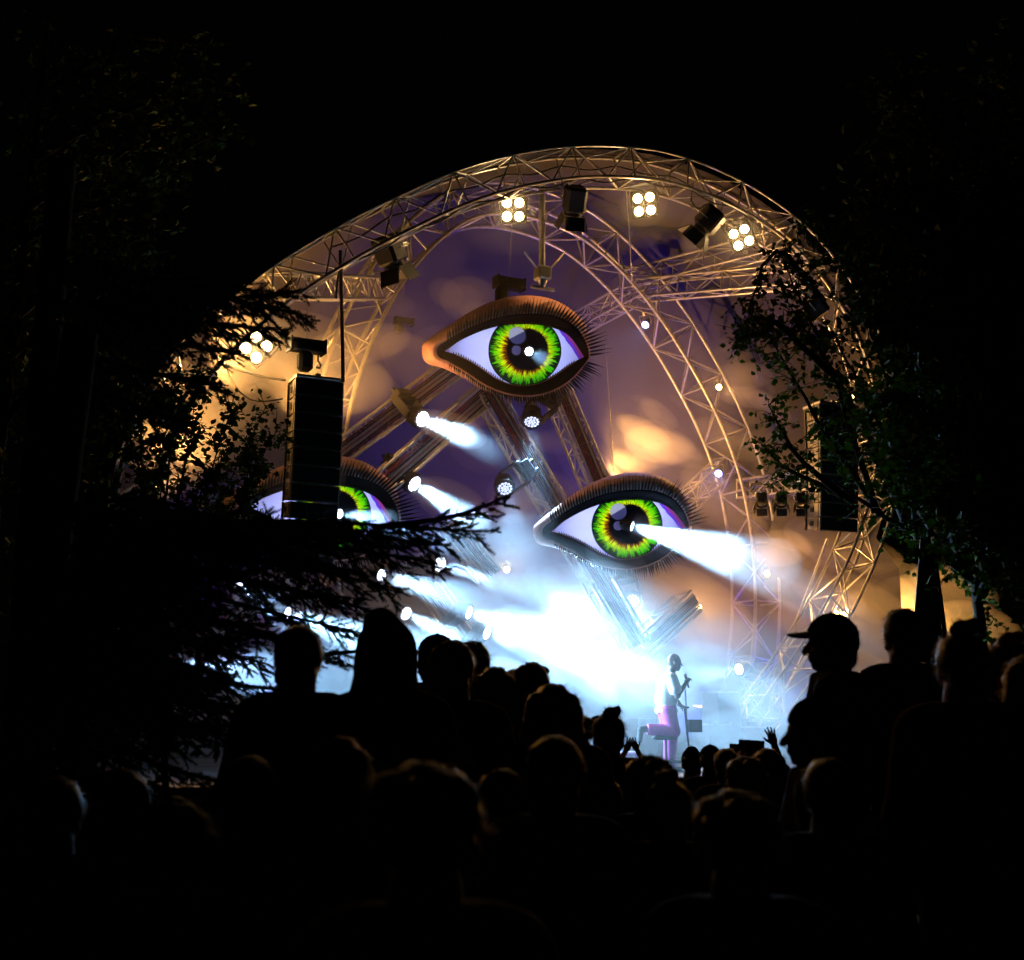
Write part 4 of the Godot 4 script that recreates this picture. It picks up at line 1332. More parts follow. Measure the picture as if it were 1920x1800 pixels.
func head_into(b: Build, at: Vector3, bs: Basis, cell := 0.0085, k := 1.0) -> void:    # at: middle of the skull; bs.z looks forward
	var f := Field.new()
	var e := func(c: Vector3, r: Vector3): f.egg(at + bs * c * k, r * k, bs)
	e.call(Vector3(0, 0.015, -0.012), Vector3(0.075, 0.098, 0.094))
	e.call(Vector3(0, -0.055, 0.024), Vector3(0.056, 0.066, 0.064))
	e.call(Vector3(0, -0.098, 0.058), Vector3(0.026, 0.02, 0.022))
	e.call(Vector3(0, 0.022, 0.068), Vector3(0.052, 0.014, 0.018))
	f.cap(at + bs * Vector3(0, 0.0, 0.086) * k, at + bs * Vector3(0, -0.036, 0.108) * k, 0.010, 0.015)
	for sx in [-1.0, 1.0]:
		e.call(Vector3(sx * 0.078, -0.015, -0.008), Vector3(0.011, 0.032, 0.02))
		e.call(Vector3(sx * 0.031, 0.0, 0.07), Vector3(0.014, 0.010, 0.012))
		e.call(Vector3(sx * 0.044, -0.035, 0.054), Vector3(0.022, 0.022, 0.022))
	f.cap(at + bs * Vector3(-0.02, -0.066, 0.084) * k, at + bs * Vector3(0.02, -0.066, 0.084) * k, 0.0095, 0.0095)
	f.cap(at + bs * Vector3(0, -0.06, -0.02) * k, at + bs * Vector3(0, -0.17, -0.03) * k, 0.055, 0.06)
	f.into(b, cell, 0.014)

# ---------------------------------------------------------------- things on the stage
func build_stage_things() -> void:
	var foot := px(1258, 1448, 20.6)
	foot.y = deck_y
	var bs := Basis(Vector3(1, 0, -0.12).normalized(), Vector3.UP, Vector3(0.12, 0, 1).normalized())   # local x: the way he faces
	var skin := mat(Color(0.10, 0.055, 0.04), 0.6)
	var shirt := textured(mat(Color(0.75, 0.75, 0.74), 0.85), noise_tex(0.02, 51, Color(0.9, 0.9, 0.9), Color.WHITE), 2.0, noise_tex(0.012, 52, Color.BLACK, Color.WHITE, true), 0.8)
	var pink := textured(mat(Color(0.6, 0.08, 0.42), 0.85), noise_tex(0.02, 53, Color(0.85, 0.85, 0.85), Color.WHITE), 2.0, noise_tex(0.012, 54, Color.BLACK, Color.WHITE, true), 0.9)
	var he := thing("person", "singer in white T-shirt and pink trousers kneeling one leg on a scooter, holding a microphone", "person", foot, bs)
	var hipn := Vector3(-0.05, 0.94, 0.09)
	var hipf := Vector3(-0.05, 0.94, -0.09)
	var near_leg := [hipn, Vector3(0.02, 0.615, 0.10), Vector3(-0.40, 0.645, 0.10)]
	var far_leg := [hipf, Vector3(0.03, 0.5, -0.10), Vector3(0.0, 0.09, -0.10)]
	var near_arm := [Vector3(0.0, 1.425, 0.185), Vector3(0.07, 1.15, 0.235), Vector3(0.225, 1.325, 0.11)]
	var far_arm := [Vector3(0.02, 1.42, -0.185), Vector3(0.10, 1.16, -0.23), Vector3(0.205, 1.01, -0.13)]
	var body := Build.new()
	var f := Field.new()
	f.egg(Vector3(-0.05, 0.95, 0), Vector3(0.13, 0.12, 0.17)).egg(Vector3(-0.045, 1.1, 0), Vector3(0.125, 0.17, 0.15)).egg(Vector3(-0.03, 1.29, 0), Vector3(0.13, 0.17, 0.17))
	f.cap(Vector3(0.0, 1.42, -0.16), Vector3(0.0, 1.42, 0.16), 0.065, 0.065).cap(Vector3(0.02, 1.43, 0), Vector3(0.065, 1.56, 0), 0.06, 0.055)
	f.chain(near_leg, [0.088, 0.062, 0.045]).chain(far_leg, [0.088, 0.062, 0.045])
	f.chain(near_arm, [0.056, 0.045, 0.034]).chain(far_arm, [0.056, 0.045, 0.034])
	f.into(body, 0.016, 0.03)
	head_into(body, Vector3(0.095, 1.67, 0), Basis(Vector3.BACK, -0.12) * Basis(Vector3.UP, PI / 2), 0.009, 1.13)
	hand_into(body, near_arm[2] + Vector3(0.012, 0.012, 0), Vector3(0.5, 0.75, -0.1), Vector3(0.6, -0.2, -0.75), 0.2, 0.85, 1.0)
	hand_into(body, far_arm[2], Vector3(0.8, -0.4, 0.1), Vector3(-0.1, -0.9, 0.2), 0.2, 0.8, 1.0)
	part("body", body.done(), skin, he)
	var ts := Build.new()
	f = Field.new()
	f.egg(Vector3(-0.05, 0.93, 0), Vector3(0.165, 0.1, 0.19)).egg(Vector3(-0.05, 1.1, 0), Vector3(0.165, 0.19, 0.18)).egg(Vector3(-0.04, 1.29, 0), Vector3(0.155, 0.17, 0.19))
	f.cap(Vector3(0.0, 1.42, -0.16), Vector3(0.0, 1.42, 0.16), 0.07, 0.07).cap(Vector3(0.01, 1.44, 0), Vector3(0.03, 1.50, 0), 0.066, 0.07)
	f.cap(near_arm[0], near_arm[0].lerp(near_arm[1], 0.66), 0.072, 0.085).cap(far_arm[0], far_arm[0].lerp(far_arm[1], 0.66), 0.072, 0.085)
	f.into(ts, 0.014, 0.03, 0.012, func(p: Vector3): return maxf(0.885 + 0.012 * sin(p.x * 40.0 + p.z * 25.0) - p.y, p.y - 1.505 + p.x * 0.3))
	part("shirt", ts.done(), shirt, he)
	var tr := Build.new()
	f = Field.new()
	f.egg(Vector3(-0.05, 0.95, 0), Vector3(0.13, 0.11, 0.17))
	f.chain([near_leg[0], near_leg[1], near_leg[1].lerp(near_leg[2], 0.92)], [0.118, 0.1, 0.075]).chain([far_leg[0], far_leg[1], far_leg[1].lerp(far_leg[2], 0.93)], [0.118, 0.095, 0.08])
	f.into(tr, 0.015, 0.03, 0.01, func(p: Vector3): return maxf(p.y - 1.0, -0.375 - p.x))
	part("trousers", tr.done(), pink, he)
	for k in 2:
		var sh := Build.new()
		f = Field.new()
		if k == 0: f.cap(Vector3(-0.41, 0.65, 0.10), Vector3(-0.47, 0.64, 0.10), 0.05, 0.05).cap(Vector3(-0.475, 0.64, 0.10), Vector3(-0.50, 0.47, 0.10), 0.048, 0.038)
		else: f.cap(Vector3(-0.03, 0.06, -0.10), Vector3(0.03, 0.1, -0.10), 0.052, 0.05).cap(Vector3(0.0, 0.045, -0.10), Vector3(0.17, 0.04, -0.10), 0.045, 0.038)
		f.into(sh, 0.012, 0.02)
		part("shoe", sh.done(), M.rubber, he)
	# microphone in his hand
	var mc := Build.new()
	mc.lathe([Vector2(0.0, -0.12), Vector2(0.014, -0.12), Vector2(0.02, 0.05), Vector2(0.024, 0.055)], Transform3D(), 12)
	var mic := thing("microphone", "black microphone in the singer's raised hand", "microphone", he.transform * Vector3(0.262, 1.385, 0.075), bs * Basis(Vector3.BACK, 0.25))
	part("handle", mc.done(), M.black, mic)
	var mg := Build.new()
	mg.ball(Vector3(0, 0.08, 0), Vector3(0.029, 0.033, 0.029), 12, 8)
	part("grille_ball", mg.done(), M.steel, mic)
	var st := thing("microphone_stand", "thin microphone stand in front of the singer", "stand", he.transform * Vector3(0.33, 0, -0.16), bs)
	rod("pole", Vector3(0, 0.04, 0), Vector3(-0.06, 1.28, 0.1), 0.011, M.steel, st)
	var sb := Build.new()
	sb.lathe([Vector2(0, 0), Vector2(0.15, 0.0), Vector2(0.15, 0.02), Vector2(0.03, 0.045), Vector2(0, 0.045)], Transform3D(), 20)
	part("round_base", sb.done(), M.black, st)
	# knee scooter
	var ks := thing("knee_scooter", "dark knee scooter with basket under the singer's bent leg", "scooter", he.transform * Vector3(-0.05, 0, 0.08), bs)
	var pd := Build.new()
	pd.box(Vector3(-0.24, 0.485, -0.09), Vector3(0.13, 0.55, 0.11), Transform3D(), 0.03)
	part("knee_pad", pd.done(), M.rubber, ks)
	var fm := Build.new()
	fm.tube([Vector3(-0.3, 0.16, 0), Vector3(0.36, 0.16, 0)], 0.022, 8)
	part("main_tube", fm.done(), M.black, ks)
	rod("seat_post", Vector3(-0.04, 0.16, 0), Vector3(-0.04, 0.49, 0), 0.024, M.black, ks)
	rod("steering_column", Vector3(0.34, 0.12, 0), Vector3(0.27, 0.96, 0), 0.018, M.black, ks)
	rod("handlebar", Vector3(0.27, 0.97, -0.24), Vector3(0.27, 0.97, 0.22), 0.015, M.black, ks)
	var bk := Build.new()
	for i in 4:
		var a := PI / 2 * i
		bk.box(Vector3(-0.1, 0.0, 0.092), Vector3(0.1, 0.19, 0.1), Transform3D(Basis(Vector3.UP, a), Vector3(0.41, 0.60, 0)))
	bk.box(Vector3(-0.092, 0.0, -0.092), Vector3(0.092, 0.008, 0.092), Transform3D(Basis(), Vector3(0.41, 0.60, 0)))
	part("basket", bk.done(), M.black, ks)
	var wh := Build.new()
	wh.lathe([Vector2(0.03, -0.02), Vector2(0.09, -0.02), Vector2(0.1, 0.0), Vector2(0.09, 0.02), Vector2(0.03, 0.02), Vector2(0.03, -0.02)], Transform3D(Basis(Vector3.RIGHT, PI / 2), Vector3.ZERO), 20)
	var wm := wh.done()
	for p in [[-0.3, -0.14], [-0.3, 0.14], [0.34, -0.14], [0.34, 0.14]]: part("wheel", wm, M.rubber, ks, Transform3D(Basis(), Vector3(p[0], 0.1, p[1])))
	for x in [-0.3, 0.34]: rod("axle", Vector3(x, 0.1, -0.14), Vector3(x, 0.1, 0.14), 0.01, M.steel, ks)
	# cases behind him
	var grey := textured(mat(Color(0.22, 0.22, 0.24), 0.5), noise_tex(0.03, 61, Color(0.8, 0.8, 0.8), Color.WHITE), 1.5)
	var cases := [
		["tall grey case standing behind the singer at right", 1351, 1297, 24.2, 0.50, 0.5], ["low grey case in front of the tall case", 1333, 1357, 23.4, 0.46, 0.5],
		["wide low case at the right edge of the stage", 1398, 1362, 24.4, 0.6, 0.6], ["low monitor wedge left of the singer on the deck", 1165, 1410, 21.2, 0.5, 0.4], ["square grey case left of the singer's bent leg", 1204, 1345, 24.6, 0.42, 0.4]]
	for c in cases:
		var p := px(c[1], c[2], c[3])
		var h: float = p.y - deck_y
		p.y = deck_y
		var t := thing("equipment_case", c[0], "case", p, stage_basis, "cases on the stage")
		var b := Build.new()
		b.box(Vector3(-c[4] / 2, 0.01, -c[5] / 2), Vector3(c[4] / 2, h, c[5] / 2), Transform3D(), 0.012)
		part("shell", b.done(), grey, t)
		for y in [0.012, h - 0.03]:
			var tr2 := Build.new()
			tr2.box(Vector3(-c[4] / 2 - 0.006, y, -c[5] / 2 - 0.006), Vector3(c[4] / 2 + 0.006, y + 0.035, c[5] / 2 + 0.006), Transform3D(), 0.004)
			part("metal_edge", tr2.done(), M.alu, t)
		var lt := Build.new()
		lt.box(Vector3(-0.04, h * 0.55, c[5] / 2), Vector3(0.04, h * 0.55 + 0.06, c[5] / 2 + 0.012), Transform3D(), 0.004)
		part("latch", lt.done(), M.steel, t)
	# cymbal stands by the tall case
	for i in 2:
		var p := px(1318 if i == 0 else 1388, 1325 if i == 0 else 1315, 24.8)
		var h: float = p.y - deck_y
		p.y = deck_y
		var t := thing("cymbal_stand", "brass cymbal on a thin stand %s of the tall case" % ("left" if i == 0 else "right"), "cymbal", p, stage_basis, "cymbal stands")
		rod("pole", Vector3(0, 0.25, 0), Vector3(0, h, 0), 0.012, M.steel, t)
		for k in 3: rod("leg", Vector3(0, 0.3, 0), Vector3(cos(TAU * k / 3) * 0.25, 0.0, sin(TAU * k / 3) * 0.25), 0.01, M.steel, t)
		var cy := Build.new()
		cy.lathe([Vector2(0.2, 0.0), Vector2(0.06, 0.02), Vector2(0.03, 0.045), Vector2(0.0, 0.05)], Transform3D(Basis(Vector3.RIGHT, 0.2), Vector3(0, h, 0)), 20)
		part("cymbal", cy.done(), mat(Color(0.5, 0.36, 0.12), 0.3, 0.9), t)

# ---------------------------------------------------------------- the crowd
# photo x of the head, photo y of its top, distance, body, head wear, turn (degrees, 0 faces the stage), label, hair tone
var crowd := [
	[562, 1187, 5.7, "stand", "short", 8, "spectator with round short hair standing before the conifer at left", 0],
	[730, 1150, 5.3, "stand", "hood", -10, "tall spectator in a pointed hood with a dark jacket left of centre", 0],
	[816, 1187, 7.4, "stand", "cap", 68, "spectator in a cap turned left beside the hooded one", 0],
	[851, 1212, 6.3, "stand", "short", -5, "spectator with golden rimmed hair right of the small capped one", 2],
	[895, 1205, 9.2, "stand", "curly", -40, "curly haired spectator behind the golden rimmed head", 0],
	[933, 1257, 7.6, "stand", "long", -15, "long haired spectator right below the curly head", 2],
	[968, 1262, 9.0, "stand", "short", 5, "spectator mostly hidden between long hair and sunglasses wearer", 1],
	[999, 1251, 7.8, "stand", "glasses", -20, "spectator with sunglasses pushed up left of the long dark hair", 0],
	[1036, 1290, 6.3, "stand", "long", 4, "spectator with long dark hair in the middle of the crowd", 1],
	[1088, 1343, 11.5, "stand", "curly", 10, "small curly head between long dark hair and messy bun", 0],
	[1137, 1334, 8.0, "stand", "glasses_bun", 24, "spectator with messy hair and sunglasses on the head left of the singer", 0],
	[1553, 1147, 6.1, "stand", "cap", 76, "tall man in a baseball cap in profile facing left", 0],
	[1689, 1152, 6.8, "stand", "short", 12, "tall short haired man behind the capped man", 0],
	[1797, 1168, 5.2, "stand", "bun", -4, "spectator with blond tied up hair near the hanging cloth", 2],
	[1876, 1190, 6.2, "stand", "bun", 8, "spectator with wispy tied hair near the right edge", 2],
	[1925, 1235, 5.8, "stand", "long", 0, "long haired spectator cut by the right edge", 2],
	[1518, 1308, 5.2, "stand", "beanie", 80, "spectator in profile facing left in front of the capped man", 0],
	[1040, 1394, 4.3, "stand", "short", 0, "short spectator below the long dark hair with faint rim light", 1],
	[1095, 1404, 7.6, "stand", "curly", 5, "spectator with round hair below the messy bun", 1],
	[800, 1438, 2.5, "stand", "curly", 10, "nearest head, big and blurred at lower left", 1],
	[944, 1452, 5.4, "stand", "short", -6, "spectator low in the dark right of the nearest head", 1],
	[1187, 1424, 15.0, "hands", "short", 0, "spectator raising both open hands left of the singer", 1],
	[1216, 1420, 5.9, "stand", "curly", 12, "curly spectator low under the singer", 1],
	[1252, 1446, 5.3, "stand", "bun", -8, "spectator with golden hair low in the middle foreground", 2],
	[1296, 1402, 10.8, "stand", "beanie", 0, "small pointed head right under the singer's scooter", 0],
	[1331, 1395, 10.2, "stand", "cap", 2, "spectator in a round cap seen from behind right of the singer", 0],
	[1362, 1410, 9.4, "stand", "short", -6, "small head between round cap and the phone holders", 1],
	[1396, 1421, 7.4, "stand", "curly", 8, "golden edged curly head below the phones", 2],
	[1404, 1412, 10.0, "phone", "short", 0, "spectator holding up the smaller phone", 0],
	[1436, 1408, 8.8, "phone", "long", 4, "spectator holding up the larger phone", 0],
	[1522, 1430, 11.5, "wave", "short", -6, "spectator waving one arm with fingers spread at right", 1],
	[1552, 1435, 4.6, "stand", "short", 4, "low spectator in the dark under the capped man", 1],
	[1382, 1488, 3.3, "stand", "curly", -4, "blurred near head low right of the middle", 1],
	[1912, 1420, 5.4, "stand", "curly", 0, "spectator low in the dark at the right edge", 2],
	[1130, 1465, 6.6, "stand", "short", 6, "spectator low in the dark below the raised hands", 1],
	[680, 1300, 6.6, "stand", "short", 0, "spectator left of the hooded one sunk in the dark", 0],
	[110, 1470, 4.4, "stand", "short", 0, "dark spectator at the lower left edge of the crowd", 0],
	[235, 1450, 5.2, "stand", "long", 6, "dark long haired spectator second from the left edge", 0],
	[345, 1500, 3.7, "stand", "curly", -4, "dark curly spectator low at left in front of the spruce", 0],
	[470, 1430, 4.6, "stand", "short", 4, "dark spectator low at left below the round short head", 0],
	[640, 1390, 4.4, "stand", "long", 0, "dark spectator low at left under the conifer", 0]]
var person_scale := []

func crowd_feet() -> void:
	for c in crowd:
		var top := px(c[0], c[1], c[2])
		var s := clampf((top.y + 0.2) / 1.78, 0.93, 1.07)
		person_scale.append(s)
		var extra: float = {"hood": 0.05, "cap": 0.02, "bun": 0.05, "glasses_bun": 0.03, "curly": 0.02, "beanie": 0.02}.get(c[4], 0.0)
		feet.append([top.x, top.z, top.y - (1.775 + extra) * s])

func body_fields(kind: String) -> Dictionary:
	# joints of one pose, facing +z, 1.75 m tall
	var arms := []
	if kind == "hands": arms = [[Vector3(0.2, 1.45, 0), Vector3(0.2, 1.66, 0.18), Vector3(0.065, 1.88, 0.2)], [Vector3(-0.2, 1.45, 0), Vector3(-0.2, 1.66, 0.18), Vector3(-0.065, 1.88, 0.2)]]
	elif kind == "phone": arms = [[Vector3(0.19, 1.41, 0), Vector3(0.22, 1.38, 0.26), Vector3(0.09, 1.72, 0.36)], [Vector3(-0.19, 1.41, 0), Vector3(-0.22, 1.38, 0.26), Vector3(-0.09, 1.72, 0.36)]]
	elif kind == "wave": arms = [[Vector3(0.2, 1.43, 0), Vector3(0.24, 1.68, 0.06), Vector3(0.32, 1.94, 0.1)], [Vector3(-0.19, 1.41, 0), Vector3(-0.25, 1.13, -0.02), Vector3(-0.22, 0.9, 0.1)]]
	else: arms = [[Vector3(0.19, 1.41, 0), Vector3(0.25, 1.13, -0.03), Vector3(0.21, 0.9, 0.09)], [Vector3(-0.19, 1.41, 0), Vector3(-0.25, 1.13, -0.02), Vector3(-0.22, 0.9, 0.1)]]
	var f := Field.new()
	f.egg(Vector3(0, 0.95, 0), Vector3(0.165, 0.12, 0.12)).egg(Vector3(0, 1.1, 0), Vector3(0.15, 0.17, 0.11)).egg(Vector3(0, 1.29, 0), Vector3(0.175, 0.17, 0.12))
	f.cap(Vector3(-0.16, 1.445, -0.01), Vector3(0.16, 1.445, -0.01), 0.065, 0.065).cap(Vector3(0, 1.42, -0.01), Vector3(0, 1.57, -0.015), 0.085, 0.073)
	var shirt := Field.new()
	shirt.egg(Vector3(0, 0.93, 0), Vector3(0.17, 0.1, 0.125)).egg(Vector3(0, 1.1, 0), Vector3(0.16, 0.18, 0.12)).egg(Vector3(0, 1.29, 0), Vector3(0.182, 0.17, 0.128))
	shirt.cap(Vector3(-0.165, 1.445, -0.01), Vector3(0.0, 1.485, -0.02), 0.07, 0.085).cap(Vector3(0.165, 1.445, -0.01), Vector3(0.0, 1.485, -0.02), 0.07, 0.085).cap(Vector3(0, 1.42, -0.01), Vector3(0, 1.53, -0.02), 0.105, 0.084)
	var pants := Field.new()
	pants.egg(Vector3(0, 0.94, 0), Vector3(0.165, 0.11, 0.12))
	for s in [-1.0, 1.0]:
		var leg := [Vector3(s * 0.09, 0.92, 0), Vector3(s * 0.1, 0.5, 0.01), Vector3(s * 0.1, 0.09, -0.02)]
		f.chain(leg, [0.09, 0.06, 0.042])
		f.cap(Vector3(s * 0.1, 0.045, -0.03), Vector3(s * 0.11, 0.035, 0.14), 0.042, 0.035)
		pants.chain(leg, [0.1, 0.075, 0.065])
	for a in arms:
		f.chain(a, [0.055, 0.043, 0.032])
		shirt.cap(a[0], a[1], 0.062, 0.055)
		shirt.cap(a[1], a[1].lerp(a[2], 0.8 if kind == "stand" else 0.1), 0.055, 0.045)
	return {"body": f, "shirt": shirt, "pants": pants, "arms": arms}

func hair_field(kind: String) -> Field:
	var f := Field.new()
	var c := Vector3(0, 1.675, -0.012)
	match kind:
		"short", "glasses":
			f.egg(c + Vector3(0, 0.018, -0.012), Vector3(0.093, 0.104, 0.106)).egg(c + Vector3(0, -0.06, -0.05), Vector3(0.08, 0.075, 0.06))
		"curly":
			f.egg(c + Vector3(0, 0.02, -0.02), Vector3(0.092, 0.098, 0.102))
			var g := RandomNumberGenerator.new()
			g.seed = 4
			for i in 46:
				var d := Vector3(g.randfn(), g.randf_range(-0.5, 1.4), g.randf_range(-1.6, 0.5)).normalized()
				f.egg(c + d * Vector3(0.09, 0.1, 0.1) + Vector3(0, 0.012, -0.02), Vector3.ONE * g.randf_range(0.016, 0.03))
		"long":
			f.egg(c + Vector3(0, 0.015, -0.015), Vector3(0.09, 0.1, 0.104))
			for s in [-1.0, -0.5, 0.0, 0.5, 1.0]:
				f.chain([c + Vector3(s * 0.07, 0.03, -0.05 - 0.03 * (1 - absf(s))), c + Vector3(s * 0.1, -0.13, -0.05 - 0.03 * (1 - absf(s))), c + Vector3(s * 0.12, -0.3, -0.07 - 0.05 * (1 - absf(s)))], [0.045, 0.042, 0.022])
		"bun", "glasses_bun":
			f.egg(c + Vector3(0, 0.018, -0.015), Vector3(0.087, 0.099, 0.102)).egg(c + Vector3(0, -0.05, -0.06), Vector3(0.068, 0.06, 0.045))
			f.egg(c + Vector3(0.012, 0.12, -0.06), Vector3(0.042, 0.034, 0.04)).egg(c + Vector3(-0.018, 0.13, -0.075), Vector3(0.028, 0.025, 0.028))
		_:
			f.egg(c + Vector3(0, 0.0, -0.02), Vector3(0.084, 0.085, 0.095)).egg(c + Vector3(0, -0.07, -0.05), Vector3(0.068, 0.05, 0.046))
	return f

func hair_mesh(kind: String, sd: int) -> ArrayMesh:
	var b := Build.new()
	var open_face := func(p: Vector3): return minf(p.z - 0.052 + maxf(p.y - 1.715, 0.0) * -1.2, 1.735 - p.y)
	hair_field(kind).into(b, 0.011, 0.012, 0.0, open_face)
	var g := RandomNumberGenerator.new()
	g.seed = sd
	var n := b.v.size()
	var lump := FastNoiseLite.new()
	lump.seed = sd
	lump.frequency = 16.0
	for i in n: b.v[i] += b.n[i] * (0.004 + 0.016 * lump.get_noise_3dv(b.v[i] * Vector3(1, 0.6, 1)))
	var loose: float = {"short": 0.026, "glasses": 0.026, "curly": 0.04, "long": 0.04, "bun": 0.035, "glasses_bun": 0.035}.get(kind, 0.012)
	for i in 1500:       # stray hairs
		var k := g.randi() % n
		var p := b.v[k]
		var nn := b.n[k]
		var d := (nn * 0.7 + Vector3(g.randfn(), g.randfn(), g.randfn()) * 0.5 + Vector3(0, -0.25, 0)).normalized()
		var len := loose * g.randf_range(0.4, 1.5)
		var w := d.cross(nn + Vector3(0.01, 0.02, 0)).normalized() * 0.0011
		var q := p + d * len + Vector3(0, -len * 0.3, 0)
		var a := b.vert(p - w, nn)
		b.vert(p + w, nn); b.vert(q, nn)
		b.tri(a, a + 1, a + 2)
	return b.done()

func cap_mesh() -> Array:
	var b := Build.new()
	var f := Field.new()
	f.egg(Vector3(0, 1.69, -0.012), Vector3(0.092, 0.1, 0.108))
	f.into(b, 0.01, 0.01, 0.0, func(p: Vector3): return 1.694 - p.y + p.z * 0.12)
	b.ball(Vector3(0, 1.791, -0.012), Vector3(0.009, 0.006, 0.009), 8, 5)
	var v := Build.new()
	var top := []
	for r in 2:
		for i in 13:
			var a := lerpf(-1.25, 1.25, i / 12.0)
			var rr := 0.0 if r == 0 else 1.0
			var p := Vector3(sin(a) * lerpf(0.09, 0.082, rr), 1.712 - absf(sin(a)) * 0.014 - rr * 0.008, 0.03 + cos(a) * 0.06 + rr * (0.09 * sqrt(maxf(cos(a), 0.0))))
			top.append(p)
	for k in 2:
		for p in top: v.vert(p + Vector3(0, -0.006 * k, 0), Vector3.UP if k == 0 else Vector3.DOWN)
	for k in 2:
		for i in 12: v.quad(k * 26 + i, k * 26 + i + 1, k * 26 + 14 + i, k * 26 + 13 + i)
	for i in 12:
		var q := [top[13 + i], top[14 + i], top[14 + i] + Vector3(0, -0.006, 0), top[13 + i] + Vector3(0, -0.006, 0)]
		if (q[2] - q[0]).cross(q[1] - q[0]).dot(Vector3(0, 0, 1) + q[0] * Vector3(1, 0, 1)) < 0: q.reverse()
		v.face(q)
	return [b.done(), v.done()]

